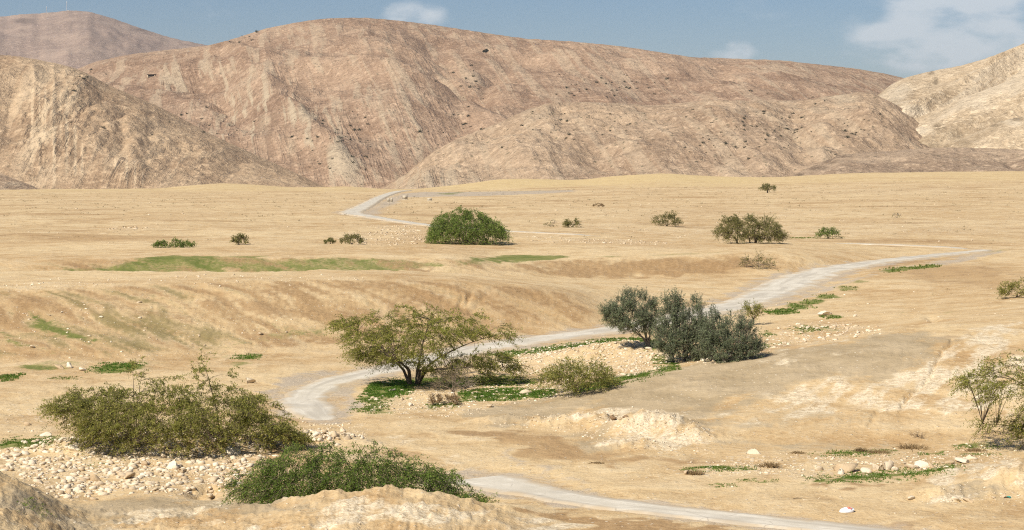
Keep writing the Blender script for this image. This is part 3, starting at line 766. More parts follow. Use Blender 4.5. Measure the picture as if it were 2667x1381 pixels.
STONY = [
 ([(0,1175),(100,1150),(300,1130),(500,1138),(700,1135),(900,1128),(960,1145),(880,1160),(700,1180),(640,1230),(620,1285),(480,1290),(280,1285),(130,1290),(60,1230),(0,1215)], 1.0, .8),
 ([(1280,935),(1360,915),(1480,895),(1580,886),(1660,896),(1760,930),(1780,945),(1740,962),(1640,980),(1500,990),(1360,980),(1250,965)], .95, 1.0),
 ([(940,1030),(1100,1012),(1300,1000),(1480,985),(1500,1030),(1350,1050),(1200,1065),(1040,1080),(950,1070)], .75, .8),
 ([(1980,880),(2060,850),(2160,835),(2280,850),(2280,870),(2160,890),(2060,900),(1990,905)], .9, 1.2),
 ([(1790,1200),(1950,1185),(2150,1190),(2400,1175),(2667,1150),(2667,1190),(2500,1225),(2350,1235),(2150,1250),(1950,1240),(1800,1235)], .7, .6),
 ([(1790,945),(1860,930),(1980,900),(2020,905),(1900,945),(1800,960)], .7, .6),
 ([(0,740),(150,735),(300,740),(300,752),(100,755),(0,755)], .6, 1.5), ([(0,1050),(150,1060),(250,1090),(120,1125),(0,1130)], .45, 1.2),
 ([(960,585),(1080,590),(1080,606),(980,602)], .8, 2), ([(1330,615),(1600,622),(1750,630),(1700,640),(1400,632)], .8, 2), ([(1400,590),(1700,585),(2100,590),(2400,575),(2667,570),(2667,610),(2100,615),(1700,608)], .65, 5),
 ([(1330,560),(1500,545),(2000,545),(2300,545),(2200,560),(1600,572)], .5, 8), ([(2080,500),(2500,485),(2500,505),(2150,510)], .7, 10), ([(1690,580),(1760,590),(1700,600)], .5, 4),
 ([(260,596),(350,590),(400,598),(300,602)], .6, 4), ([(900,608),(1100,598),(1130,630),(1000,640),(900,632)], .6, 3),
 ([(1640,1080),(1780,1080),(1860,1130),(1850,1165),(1720,1180),(1500,1130)], .6, .6), ([(2430,1290),(2667,1290),(2667,1315),(2430,1315)], .4, .5),
]

# ------------------------------------------------------------------ the ground sheet
cols_in = np.linspace(-70, 2737, 790)
gl = -70 - np.cumsum(np.geomspace(10, 130, 42)); gr_ = 2737 + np.cumsum(np.geomspace(10, 130, 42))
cpx = np.concatenate([gl[::-1], cols_in, gr_])
rows = np.concatenate([np.geomspace(21, 55, 24, endpoint=False), np.exp(np.arange(math.log(55), math.log(300), .0054)), np.exp(np.arange(math.log(300), math.log(1250), .0100)), np.geomspace(1252, 15000, 40)])
PP, DD = np.meshgrid(cpx, rows)
GX = ((PP - CX) * DD / F).ravel(); GY = DD.ravel()
GZ = T(GX, GY)
NC, NR = len(cpx), len(rows)
wob = fbm(GX / 2.2, GY / 2.2, 3, 61)
WARP = (.8 * perlin(GX / 2.5, GY / 2.5, 71) + .35 * perlin(GX / .8, GY / .8, 72), perlin(GX / 2.5, GY / 2.5, 73) + .4 * perlin(GX / .8, GY / .8, 74))
def paint(polys, warp=1.0):
    out = np.zeros(GX.shape)
    wx = GX + warp * WARP[0]; wy = GY + warp * WARP[1]
    for (pp, s, soft) in polys:
        P = world_poly(pp)
        out = np.maximum(out, s * poly_mask(P, wx, wy, soft))
    return out
near_pt = GY < 1300
p_grass, p_clay, p_white, p_brown, p_grav, p_stony = [paint(x, w) for x, w in ((GRASS, 1.0), (CLAY, 2.0), (WHITE, 2.0), (BROWN, 2.5), (GRAVEL, 1.2), (STONY, 1.5))]
cl_n = fbm((GX - .5 * GY) / 1.3, (GY + .4 * GX) / 4.5, 4, 63)
p_clay *= np.clip(1.0 + .35 * cl_n, 0, 1.2); p_white *= np.clip(.9 + .9 * cl_n, 0, 1.4)
best, _ = road_field(GX, GY)
p_grav = np.maximum(p_grav, .62 * (1 - sstep(1.0, 1.9, best + .45 * wob)))
p_grass *= sstep(.95, 1.2, best)
# gravelly strips on the far plain
plain = sstep(200, 260, GY) * (1 - sstep(950, 1100, GY))
p_stony = np.maximum(p_stony, plain * .5 * sstep(.1, .6, fbm(GX / 30, GY / 12, 3, 81)))
p_brown = np.maximum(p_brown, plain * .55 * sstep(.15, .7, fbm(GX / 40, GY / 25, 3, 83)))
p_grass = np.maximum(p_grass, plain * .30 * sstep(.35, .8, fbm(GX / 22, GY / 14, 3, 87)))
dune = sstep(900, 1060, GY)
p_brown *= (1 - dune); p_stony *= (1 - .8 * dune)
i0 = (np.arange(NR - 1)[:, None] * NC + np.arange(NC - 1)[None, :])
GFq = np.stack([i0, i0 + 1, i0 + NC + 1, i0 + NC], -1).reshape(-1, 4)
p_dune = sstep(820, 1000, GY + 60 * fbm(GX / 60, GY / 60, 2, 91)) * (1 - sstep(1180, 1400, GY)) * (.55 + .45 * sstep(1000, 1250, CX + F * GX / GY) * (1 - sstep(1900, 2050, CX + F * GX / GY)))
pg, lg = pxd(GX, GY)
slope = bil(DZ, pg, lg)
bankm = sstep(.05, .12, slope) * (1 - sstep(240, 300, GY)) * sstep(105, 125, GY) * sstep(1700, 1500, pg)
u_ = GX + .75 * (GY - 140) + 1.6 * fbm(GX / 9, GY / 9, 2, 94)
streak = .8 * fbm(u_ / 4.4, GY / 15, 3, 92) + .6 * fbm(u_ / 1.2, GY / 6, 3, 93) + .5 * fbm(GX / 20, GY / 20, 2, 96)
p_ol = bankm * np.clip(.25 + .9 * streak, 0, 1) * (.45 + .6 * sstep(1000, 300, pg))
p_grass *= np.where((GY > 122) & (GY < 215) & (pg < 1500), np.clip(1.0 + .6 * streak, .6, 1.3), 1)
p_ol = np.maximum(p_ol, .35 * plain * sstep(.2, .7, fbm(GX / 16, GY / 5, 3, 95)))
p_brown = np.maximum(p_brown, bankm * np.clip(.6 - .8 * streak, 0, 1) * .75)
g_me = np_mesh('ground', np.stack([GX, GY, GZ], 1), GFq, M_GROUND,
               {'paint_a': np.stack([p_grass, p_clay, p_white], 1), 'paint_b': np.stack([p_brown, p_grav, p_stony], 1), 'paint_c': np.stack([p_dune, p_ol, sstep(185, 300, GY)], 1)}, smooth=True)
tag(obj('ground', g_me), kind='structure')

# ------------------------------------------------------------------ roads
for ri, (R, z) in enumerate(ROADS):
    n = len(R); m = 11
    tg = np.gradient(R[:, :2], axis=0); tg /= np.linalg.norm(tg, axis=1)[:, None]
    nx = np.stack([-tg[:, 1], tg[:, 0]], 1)
    s = np.concatenate([[0], np.cumsum(np.linalg.norm(np.diff(R[:, :2], axis=0), axis=1))])
    hl = R[:, 2] * .5 * (1 + .20 * fbm(s / 2.6, s * 0 + 3.3, 4, 100 + ri, .62)); hr = R[:, 2] * .5 * (1 + .20 * fbm(s / 2.6, s * 0 + 9.1, 4, 120 + ri, .62))
    ends = np.ones(n)
    if ri == 0: ends = sstep(0, 1.2, s + .5 * perlin(s * 2, s * 0, 7))
    if ri == 1: ends = sstep(0, 1.0, s) * .55 + .45
    vv, at = [], []
    for j in range(m):
        q = -1 + 2 * j / (m - 1)
        off = np.where(q < 0, q * hl, q * hr) * ends
        X = R[:, 0] + nx[:, 0] * off; Y = R[:, 1] + nx[:, 1] * off
        lift = .0 + np.clip((Y - 150) * .0005, 0, .22)
        en = sstep(0, 5 if ri > 1 else .6, s) * (sstep(0, 5, s[-1] - s) if ri > 1 else 1)
        zz = z + lift * en - (.10 + 1.6 * lift) * en * (abs(q) > .99) - .12 * (1 - en)
        vv.append(np.stack([X, Y, zz], 1))
        wear = .5 + .5 * perlin(off / .55 + 5, s / 9, 140 + ri)
        at.append(np.stack([np.full(n, 1 - abs(q)), wear, np.full(n, 1 - abs(abs(q) - .45) / .25)], 1))
    V = np.stack(vv, 1).reshape(-1, 3); A = np.stack(at, 1).reshape(-1, 3)
    i0 = (np.arange(n - 1)[:, None] * m + np.arange(m - 1)[None, :])
    Fq = np.stack([i0, i0 + m, i0 + m + 1, i0 + 1], -1).reshape(-1, 4)
    if ri == 0: Fq = Fq[:, ::-1] if False else Fq
    tag(obj('road', np_mesh('road', V, Fq, M_ROAD, {'edge': A}, smooth=True)), kind='structure')

# ------------------------------------------------------------------ hills
HILLS = {}
def hill(name, crest, db, dc, mat, ncol=420, nrow=130, power=1.5, amp=30, wl=180, skew=.3, seed=0, feats=(), crest_rough=.6, pale=None, dark=None, strata=None, zb=-10, back=.45):
    crest = np.array(crest, float)
    px = np.linspace(crest[0, 0], crest[-1, 0], ncol)
    cy = gsmooth(np.interp(px, crest[:, 0], crest[:, 1]), max(1.0, ncol * 12 / (crest[-1, 0] - crest[0, 0])))
    cy = cy + crest_rough * fbm(px / 22, px * 0 + seed, 4, seed + 3) * 1.6
    t = np.concatenate([np.linspace(0, 1, nrow), 1 + back * np.linspace(.04, 1, 14)])
    d = db + (dc - db) * t
    tt = np.clip(t, 0, 1)
    S = 1 - (1 - tt) ** power
    S = np.where(t > 1, 1 - (np.clip(t - 1, 0, None) / back) ** 1.4 * .65, S)
    P, D = np.meshgrid(px, d); Tm = np.meshgrid(px, t)[1]
    X = (P - CX) * D / F
    tgt = (HY - cy) / F
    zc = tgt * dc + EYE
    Z = zb + (zc[None, :] - zb) * S[:, None]
    rel = np.clip(zc - zb, 0, None)[None, :] / max(1, (zc - zb).max())
    mask = np.clip(np.sin(np.pi * np.clip(Tm, 0, 1)), 0, 1) ** .7 * (.25 + .75 * rel)
    u = X + skew * (D - db)
    wx = u + 40 * fbm(X / 300, D / 300, 2, seed + 40)
    r = 0
    for q_, (w_, e_, a_) in enumerate(((1.0, 3.0, 1.5), (.46, 2.2, .80), (.21, 1.6, .42), (.095, 1.2, .20))):
        wv_ = wx + wl * .22 * w_ * perlin(X / (wl * .5 * w_), D / (wl * .7 * w_), seed + 50 + q_)
        r = r + a_ * (np.abs(perlin(wv_ / (wl * w_), D / (wl * w_ * e_), seed + q_ * 9)) - .22)
    Z = Z + amp * r * mask
    for (line, wid, dep) in feats:       # valleys (negative) and spurs (positive): [(px, t)...], width px, height m
        line = np.array(line, float); o = np.argsort(line[:, 1])
        lp = np.interp(Tm, line[o, 1], line[o, 0])
        inside = sstep(line[:, 1].min() - .06, line[:, 1].min() + .06, Tm) * (1 - sstep(line[:, 1].max() - .05, line[:, 1].max() + .08, Tm))
        wob_ = 14 * perlin(D / 120, D * 0 + seed, seed + 77)
        q = np.abs(P - lp - wob_) / wid
        Z = Z + .38 * dep * np.exp(-q ** 1.5) * inside
    for _ in range(4):
        a = (Z - EYE) / D
        k = a.argmax(0); ii = np.arange(ncol)
        zk = Z[k, ii]; dk = D[k, ii]
        sc_ = np.clip((tgt * dk + EYE - zb) / np.maximum(zk - zb, .5), .0, 4)
        Z = zb + (Z - zb) * sc_[None, :]
    PY = HY - F * (Z - EYE) / D
    pn = np.zeros((Z.size, 3))
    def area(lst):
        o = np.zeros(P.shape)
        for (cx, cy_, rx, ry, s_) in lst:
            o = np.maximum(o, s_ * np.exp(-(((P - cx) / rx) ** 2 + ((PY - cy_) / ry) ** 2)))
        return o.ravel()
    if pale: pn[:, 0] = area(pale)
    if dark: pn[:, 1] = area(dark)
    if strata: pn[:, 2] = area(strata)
    nr = len(t)
    i0 = (np.arange(nr - 1)[:, None] * ncol + np.arange(ncol - 1)[None, :])
    Fq = np.stack([i0, i0 + 1, i0 + ncol + 1, i0 + ncol], -1).reshape(-1, 4)
    V = np.stack([X.ravel(), D.ravel(), Z.ravel()], 1)
    o = obj(name, np_mesh(name, V, Fq, mat, {'paint': pn}, smooth=True))
    tag(o, kind='structure')
    HILLS.setdefault(name, [])
    vis = np.maximum.accumulate((Z - EYE) / D, axis=0) - (Z - EYE) / D < 1e-6
    key = {'V': V.reshape(nr, ncol, 3), 'P': P, 'PY': PY, 'vis': vis, 'nf': nrow}
    return key
TAN = dict(c1=(.300, .215, .142), c2=(.360, .258, .172), c3=(.430, .322, .220))
MH_B = hill_material('brown_hill', (.335, .215, .140), (.412, .278, .182), (.490, .350, .236), .40, .016, (0, .55, 0), .6, seed=1)
MH_A = hill_material('far_hill', (.335, .240, .188), (.390, .285, .218), (.440, .330, .252), 0, .012, (0, 0, .4), .4, seed=2)
MH_C = hill_material('bedded_hill', (.395, .268, .165), (.470, .332, .206), (.560, .412, .262), 0, .014, (0, .05, 0), .45, (.64, .49, .32), seed=3)
MH_M = hill_material('spur_rock', (.410, .280, .170), (.490, .350, .214), (.580, .428, .270), 0, .016, (0, .55, 0), .45, (.64, .49, .33), seed=7)
MH_D = hill_material('front_hill', (.380, .262, .170), (.445, .320, .208), (.520, .386, .258), .35, .016, (0, .45, 0), .65, seed=4)
MH_E = hill_material('pale_hill', (.450, .332, .208), (.560, .424, .272), (.710, .565, .385), .55, .0065, (0, 2.05, 0), .35, (.66, .55, .40), seed=5)
MH_F = hill_material('low_hill', (.335, .235, .158), (.405, .294, .198), (.470, .352, .240), 0, .012, (0, 0, .3), .5, seed=6)

hA = hill('far_hill', [(-500,120),(-300,80),(-120,52),(0,44),(40,39),(80,36),(120,34),(172,28),(195,27),(235,31),(290,47),(350,68),(400,85),(450,100),(500,110),(560,122),(700,160),(900,200)], 4200, 7200, MH_A, 240, 70, 1.6, 24, 420, .2, 11, dark=[(65,55,40,9,.9),(380,78,70,6,.7)], crest_rough=.8)
hB = hill('mountain', [(-300,330),(0,250),(150,195),(205,178),(250,160),(330,143),(420,132),(540,119),(600,104),(690,75),(780,57),(850,48),(940,46),(1000,50),(1100,61),(1200,76),(1290,90),(1370,101),(1500,109),(1620,121),(1750,141),(1815,151),(1850,150),(1930,154),(2030,157),(2140,169),(2230,179),(2300,191),(2345,201),(2450,228),(2600,260),(2900,300),(3100,360)],
          1700, 3100, MH_B, 520, 140, 1.35, 21, 260, .6, 23,
          feats=[([(1120,.72),(1165,.5),(1205,.33),(1190,.18),(1150,.05)], 75, -40), ([(1330,.6),(1260,.42),(1215,.32)], 40, -32), ([(880,.95),(930,.7),(1000,.45),(1060,.25)], 130, 34), ([(1420,.85),(1500,.6),(1600,.4)], 150, 24), ([(1900,.8),(1800,.5)], 70, -25), ([(650,.95),(620,.8),(560,.7)], 60, 20), ([(575,.66),(640,.5),(700,.36),(780,.22),(900,.05)], 60, 52), ([(520,.5),(600,.33),(660,.2)], 50, -34), ([(400,.62),(430,.5)], 60, 20)],
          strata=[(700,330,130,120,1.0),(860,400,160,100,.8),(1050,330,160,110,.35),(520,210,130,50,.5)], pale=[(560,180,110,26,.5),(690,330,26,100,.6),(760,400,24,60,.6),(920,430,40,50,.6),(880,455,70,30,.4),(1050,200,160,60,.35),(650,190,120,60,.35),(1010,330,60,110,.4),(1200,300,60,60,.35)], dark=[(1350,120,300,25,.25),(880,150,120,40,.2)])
hC = hill('bedded_hill', [(-500,190),(-250,150),(-100,141),(0,143),(40,146),(80,152),(150,166),(190,176),(230,192),(280,221),(340,246),(400,271),(440,291),(480,312),(540,345),(600,374),(650,396),(720,428),(780,455),(840,485),(900,505)], 1400, 1720, MH_C, 340, 110, 1.25, 11, 90, .1, 51,
          feats=[([(85,.9),(92,.5),(100,.15)], 5, 2.5), ([(140,.9),(136,.5),(140,.15)], 6, 3.5), ([(170,.9),(168,.5),(165,.15)], 4, 2.5), ([(30,.7),(20,.3)], 40, -22), ([(330,.6),(340,.35),(320,.1)], 60, 14), ([(470,.5),(430,.25)], 60, -14)],
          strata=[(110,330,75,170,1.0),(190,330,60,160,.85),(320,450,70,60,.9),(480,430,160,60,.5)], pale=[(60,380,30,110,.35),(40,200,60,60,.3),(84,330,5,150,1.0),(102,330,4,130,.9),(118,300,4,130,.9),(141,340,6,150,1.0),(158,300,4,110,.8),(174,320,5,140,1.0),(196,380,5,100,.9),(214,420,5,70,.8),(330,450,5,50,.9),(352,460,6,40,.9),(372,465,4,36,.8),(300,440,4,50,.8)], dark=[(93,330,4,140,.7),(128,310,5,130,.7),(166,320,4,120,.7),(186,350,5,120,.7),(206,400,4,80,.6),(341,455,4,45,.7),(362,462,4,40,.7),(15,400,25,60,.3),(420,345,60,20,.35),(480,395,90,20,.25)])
hD = hill('front_hill', [(940,512),(990,494),(1030,471),(1070,441),(1120,401),(1180,366),(1230,346),(1300,320),(1340,300),(1400,275),(1440,267),(1520,266),(1600,268),(1700,275),(1780,268),(1850,259),(1900,262),(2000,263),(2100,261),(2150,251),(2200,246),(2240,239),(2270,242),(2330,270),(2420,330),(2520,400)], 1380, 1850, MH_D, 400, 112, 1.45, 14, 120, .6, 67,
          feats=[([(1300,.85),(1180,.6),(1120,.4),(1090,.15)], 60, 20), ([(1700,.8),(1620,.5),(1560,.2)], 120, -18), ([(2050,.8),(2080,.5),(2090,.2)], 40, -16), ([(1480,.9),(1350,.62),(1250,.5)], 30, 10), ([(1850,.85),(1900,.5),(2000,.15)], 70, 14)],
          pale=[(1080,450,50,50,.45),(1400,280,120,14,.5),(2200,262,80,22,.7),(1130,480,90,16,.4)], dark=[(1580,430,120,40,.3),(1900,340,160,50,.15)], strata=[(1130,470,120,40,.5)])
hE = hill('pale_hill', [(2090,470),(2140,425),(2180,380),(2230,310),(2270,262),(2310,228),(2345,206),(2400,191),(2450,181),(2500,172),(2550,158),(2600,141),(2667,113),(2800,55),(2950,20),(3100,5),(3400,30),(3700,90)], 1480, 2150, MH_E, 300, 110, 1.15, 17, 120, -.9, 83,
          feats=[([(2330,.95),(2250,.7),(2200,.5)], 22, -16), ([(2700,.95),(2520,.7),(2330,.45),(2200,.3)], 36, 40), ([(2640,.75),(2500,.5),(2420,.32)], 26, -40), ([(2760,.7),(2640,.5),(2520,.3),(2440,.2)], 34, 30), ([(2800,.5),(2650,.3),(2560,.2)], 30, -34)],
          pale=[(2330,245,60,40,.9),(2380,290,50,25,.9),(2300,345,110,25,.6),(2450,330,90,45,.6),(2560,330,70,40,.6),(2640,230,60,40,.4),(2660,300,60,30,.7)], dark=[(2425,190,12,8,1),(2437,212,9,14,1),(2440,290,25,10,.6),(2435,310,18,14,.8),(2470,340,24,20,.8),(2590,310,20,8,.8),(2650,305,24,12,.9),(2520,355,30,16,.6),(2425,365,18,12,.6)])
hE2 = hill('pale_spur', [(2090,478),(2140,440),(2185,408),(2230,378),(2300,352),(2360,322),(2420,294),(2480,266),(2560,236),(2667,196),(2800,150),(3000,110),(3300,120)], 1440, 1800, MH_E, 240, 76, 1.2, 11, 80, -.9, 131,
          pale=[(2250,390,90,20,.7),(2400,340,50,30,.6),(2560,280,70,26,.6),(2330,380,60,24,.5)], dark=[(2430,300,24,8,.7),(2445,330,22,14,.9),(2490,350,26,14,.9)])
hE3 = hill('pale_foothill', [(2330,440),(2390,412),(2440,392),(2480,374),(2540,346),(2600,318),(2667,302),(2800,270),(3000,250),(3300,270)], 1400, 1600, MH_E, 240, 70, 1.2, 7, 60, -.8, 137,
          pale=[(2540,370,60,16,.6),(2640,320,40,14,.6)], dark=[(2590,326,24,8,.8),(2650,310,24,9,.9),(2510,372,30,12,.6)])
hF = hill('low_hill', [(2020,478),(2062,458),(2100,440),(2140,425),(2180,404),(2250,398),(2350,391),(2450,384),(2560,386),(2667,390),(2850,394),(3100,400),(3500,420)], 1200, 1375, MH_F, 220, 60, 1.3, 5, 80, .3, 97,
          dark=[(2120,436,40,9,1),(2190,407,40,6,1),(2160,420,30,9,.9),(2080,455,20,6,.9),(2220,420,60,10,.4)], crest_rough=1.0, zb=-6)
hG = hill('small_hill', [(-400,420),(-200,432),(-60,440),(0,445),(50,462),(100,486),(150,505)], 1250, 1480, MH_D, 160, 60, 1.3, 4, 70, -.2, 103, pale=[(40,478,60,12,.5)], zb=-4)
ALLH = [hA, hB, hC, hD, hE, hE2, hE3, hF, hG]
# nearest hill point along a photo column and row
def hill_point(px, py):
    best = None
    for h in reversed(ALLH):
        P, PY, V = h['P'], h['PY'], h['V']
        if px < P[0, 0] or px > P[0, -1]: continue
        c = int(round((px - P[0, 0]) / (P[0, 1] - P[0, 0])))
        c = min(max(c, 0), P.shape[1] - 1)
        y = PY[:h['nf'], c]
        if y.min() > py: continue
        k = int(np.argmax(y <= py))
        d = V[k, c, 1]
        if best is None or d < best[1]: best = (V[k, c], d)
    return None if best is None else Vector(best[0])
# ------------------------------------------------------------------ plants
def bez(a, b, c, n):
    t = np.linspace(0, 1, n)[:, None]
    return a * (1 - t) ** 2 + 2 * b * t * (1 - t) + c * t * t
def leaves_mesh(c, dr, L, droop, lv, leaf, rng, base_tint, t0=.12, up_bias=.9, curl=.6):
    S = len(c)
    t = t0 + (1 - t0) * rng.random((S, lv))
    dn = np.array([0, 0, -1.0])
    dL = np.broadcast_to(np.asarray(L, float), (S,))[:, None, None]
    dp = np.broadcast_to(np.asarray(droop, float), (S,))[:, None, None]
    p = c[:, None, :] + dr[:, None, :] * dL * t[..., None] + dn * dp * dL * (t ** 2)[..., None]
    p = p + rng.normal(0, .035, p.shape) * dL
    tg = dr[:, None, :] + 2 * dp * t[..., None] * dn
    tg = tg / (np.linalg.norm(tg, axis=-1, keepdims=True) + 1e-9)
    rv = rng.normal(0, 1, p.shape)
    side = np.cross(tg, rv); side /= np.linalg.norm(side, axis=-1, keepdims=True) + 1e-9
    ax = tg * curl + side; ax /= np.linalg.norm(ax, axis=-1, keepdims=True)
    nv = rng.normal(0, 1, p.shape) + np.array([0, 0, up_bias * 2])
    wv = np.cross(ax, nv); wv /= np.linalg.norm(wv, axis=-1, keepdims=True) + 1e-9
    l = leaf[0] * (.6 + .8 * rng.random((S, lv, 1))); w = leaf[1] * (.6 + .8 * rng.random((S, lv, 1)))
    q = np.stack([p, p + ax * l * .5 + wv * w * .5, p + ax * l, p + ax * l * .5 - wv * w * .5], 2).reshape(-1, 3)
    Fq = np.arange(S * lv * 4).reshape(-1, 4)
    r = np.clip(base_tint[:, None] * .65 + .35 * rng.random((S, lv)), 0, 1)
    g = (rng.random((S, lv)) < .10 + .14 * base_tint[:, None]) * rng.random((S, lv))
    at = np.stack([r, g, np.zeros_like(r)], -1)
    at = np.repeat(at.reshape(-1, 1, 3), 4, 1).reshape(-1, 3)
    return q, Fq, at
def twigs(c, d, L, dp, r):
    """three-sided tapering twigs, all at once"""
    n = len(c); t = np.linspace(0, 1, 4)[None, :, None]
    pts = c[:, None, :] + d[:, None, :] * L[:, None, None] * t + np.array([0, 0, -1.0]) * dp[:, None, None] * L[:, None, None] * t * t
    u = np.cross(d, np.array([.31, .9, .2])); u /= np.linalg.norm(u, axis=1)[:, None] + 1e-9
    w = np.cross(d, u)
    a = np.arange(3) * 2 * math.pi / 3
    ring = np.cos(a)[None, :, None] * u[:, None, :] + np.sin(a)[None, :, None] * w[:, None, :]
    rad = r * np.linspace(1.3, .6, 4)
    V = pts[:, :, None, :] + ring[:, None, :, :] * rad[None, :, None, None]
    i = np.arange(3)[:, None] * 3; j = np.arange(3)[None, :]; j2 = (j + 1) % 3
    f = np.stack([i + j, i + j2, i + 3 + j2, i + 3 + j], -1).reshape(-1, 4)
    return V.reshape(-1, 3), (f[None] + (np.arange(n) * 12)[:, None, None]).reshape(-1, 4)
def make_plant(name, label, cat, px, py, crowns, depth=.8, seed=1, mat=None, bark=None, spr=7, lv=22, L=.7, droop=.35, up=.25, leaf=(.10, .038),
               mains=6, limb_r=.10, trunks=((0, 0),), trunk_h=.0, twig_r=.009, group=None, at=None, out=1.0, bare=0.0, dist=None, flat=1.0, fexp=.65):
    """crowns: list of (top outline, bottom outline, number of clumps) in photo pixels at the plant's distance"""
    rng = np.random.default_rng(seed)
    if at is not None: base = at
    elif dist: 
        x = (px - CX) * dist / F; base = Vector((x, dist, float(T(x, dist)[0])))
    else: base = ground(px, py)
    s = base.y / F
    py0 = HY + (EYE - base.z) / s          # row at which the base itself stands
    th = empty(name, base, label, cat, group)
    C, W = [], []
    for (top, bot, n) in crowns:
        top = np.array(top, float); bot = np.array(bot, float)
        x0, x1 = top[0, 0], top[-1, 0]
        cxm = .5 * (x0 + x1); hw = .5 * (x1 - x0)
        k = 0
        while k < n:
            x = x0 + (x1 - x0) * rng.random()
            tp = np.interp(x, top[:, 0], top[:, 1]); bt = np.interp(x, bot[:, 0], bot[:, 1])
            if rng.random() > (.25 + (bt - tp)) / (np.max(bot[:, 1].max() - top[:, 1].min()) + .25): continue
            e = math.sqrt(max(.05, 1 - ((x - cxm) / hw) ** 2))
            yh = depth * hw * s * e
            yy = (rng.random() * 2 - 1)
            if rng.random() < .45: yy = -abs(yy) ** .6
            dome = math.sqrt(max(.02, 1 - (.92 * yy) ** 2))
            zt = (py0 - tp) * s; zb = (py0 - bt) * s
            f = rng.random() ** fexp
            z = zb + (zt - zb) * dome * f
            C.append(((x - px) * s, yy * yh, z)); k += 1
    C = np.array(C); n = len(C)
    # main limbs to spread-out clumps
    tr, br = [], []
    tpts = [np.array([tx * s, ty, 0.0]) for (tx, ty) in trunks]
    idx = [int(np.argmax(C[:, 2]))]
    while len(idx) < min(mains, n):
        dmin = np.min(np.linalg.norm(C[:, None, :] - C[None, idx, :], axis=2), axis=1)
        idx.append(int(np.argmax(dmin)))
    samples = []
    for k in idx:
        b0 = min(tpts, key=lambda q: abs(q[0] - C[k][0]))
        low = b0 + np.array([(C[k][0] - b0[0]) * .10, C[k][1] * .10, trunk_h])
        ctrl = low + (C[k] - low) * np.array([.40, .40, .72])
        pts = np.vstack([b0 + np.array([0, 0, -.15])[None, :], bez(low, ctrl, C[k], 9)])
        pts[2:-1] += rng.normal(0, .05, pts[2:-1].shape) * limb_r * 6
        rad = limb_r * np.concatenate([[1.3, 1.05], np.linspace(.72, .10, len(pts) - 2)])
        tr.append(tube(pts, rad, 6)); samples.append(pts[1:])
    samples = np.concatenate(samples)
    for k in range(n):
        if k in idx: continue
        dd = np.linalg.norm(samples - C[k], axis=1) + 2.0 * np.clip(samples[:, 2] - C[k][2] + .1, 0, None)
        a = samples[int(np.argmin(dd))]
        ctrl = .5 * (a + C[k]) + np.array([0, 0, .12 * np.linalg.norm(C[k] - a)])
        br.append(tube(bez(a, ctrl, C[k], 5), limb_r * np.linspace(.20, .07, 5), 4))
    # sprays
    cen = np.repeat(C, spr, 0)
    ctr = np.array([np.mean(C[:, 0]), 0, 0.3 * np.mean(C[:, 2])])
    o = cen - ctr; o[:, 2] *= .6
    o /= np.linalg.norm(o, axis=1)[:, None] + 1e-6
    d = o * out + rng.normal(0, .75, o.shape) + np.array([0, 0, up])
    d[:, 2] *= flat
    d /= np.linalg.norm(d, axis=1)[:, None] + 1e-6
    Ls = L * (.55 + .8 * rng.random(len(cen)))
    cen = cen + rng.normal(0, .12, cen.shape) * L
    tint = np.clip(np.repeat(rng.random(n), spr) * .7 + .3 * rng.random(len(cen)), 0, 1)
    dp = droop * (.6 + .8 * rng.random(len(cen)))
    sel = rng.random(len(cen)) > .5
    if sel.any(): br.append(twigs(cen[sel], d[sel], Ls[sel], dp[sel], twig_r))
    v, f, _ = merge(tr)
    obj('trunk', np_mesh('trunk', v, f, bark or M_BARK, smooth=True), th)
    v, f, _ = merge(br)
    tag(obj('branches', np_mesh('branches', v, f, bark or M_BARK), th), kind='stuff')
    if bare < 1:
        keep = rng.random(len(cen)) >= bare
        v, f, a = leaves_mesh(cen[keep], d[keep], Ls[keep], dp[keep], lv, leaf, rng, tint[keep])
        tag(obj('crown', np_mesh('crown', v, f, mat, {'tint': a}), th), kind='stuff')
    return th

make_plant('acacia_tree', 'umbrella shaped olive green acacia tree with forked trunk beside the road bend', 'tree', 1078, 1003,
    [([(878,842),(900,822),(960,812),(1010,806),(1060,799),(1120,802),(1180,808),(1240,818),(1290,838),(1325,862),(1338,872)],
      [(878,850),(920,895),(960,918),(1010,922),(1100,925),(1160,915),(1200,885),(1260,866),(1300,880),(1338,876)], 165),
     ([(1070,930),(1160,915),(1250,910),(1310,918),(1350,945)], [(1070,955),(1160,968),(1250,968),(1310,962),(1350,956)], 60),
     ([(925,905),(980,905),(1060,915)], [(925,920),(980,945),(1060,945)], 30),
     ([(1120,960),(1200,962),(1290,985)], [(1120,985),(1200,1000),(1290,1005)], 12)],
    depth=.75, seed=11, mat=M_ACACIA, spr=8, lv=24, L=.85, droop=.42, up=.12, leaf=(.115, .042), mains=9, limb_r=.088, trunks=((-8, 0), (6, .2)), trunk_h=.9, flat=.40, out=1.5)
make_plant('acacia_bush', 'huge sprawling olive green thorn bush behind the white rubble at left', 'bush', 470, 1152,
    [([(130,1050),(184,1022),(240,1010),(320,1003),(400,1001),(480,996),(540,998),(600,1004),(640,1020),(680,1036),(705,1056),(745,1075),(780,1105),(797,1140)],
      [(130,1050),(190,1075),(205,1140),(300,1150),(400,1152),(550,1147),(700,1145),(797,1146)], 460),
     ([(270,945),(330,930),(420,955),(480,925),(540,922),(600,938),(640,962)], [(270,985),(330,985),(420,990),(480,985),(540,985),(600,990),(640,1005)], 9)],
    depth=.55, seed=12, mat=M_BUSH, spr=8, lv=22, L=.68, droop=.4, up=.18, leaf=(.098, .040), mains=14, limb_r=.05, trunks=((-120, 0), (0, .3), (110, 0)), trunk_h=.2, flat=.6, out=1.2)
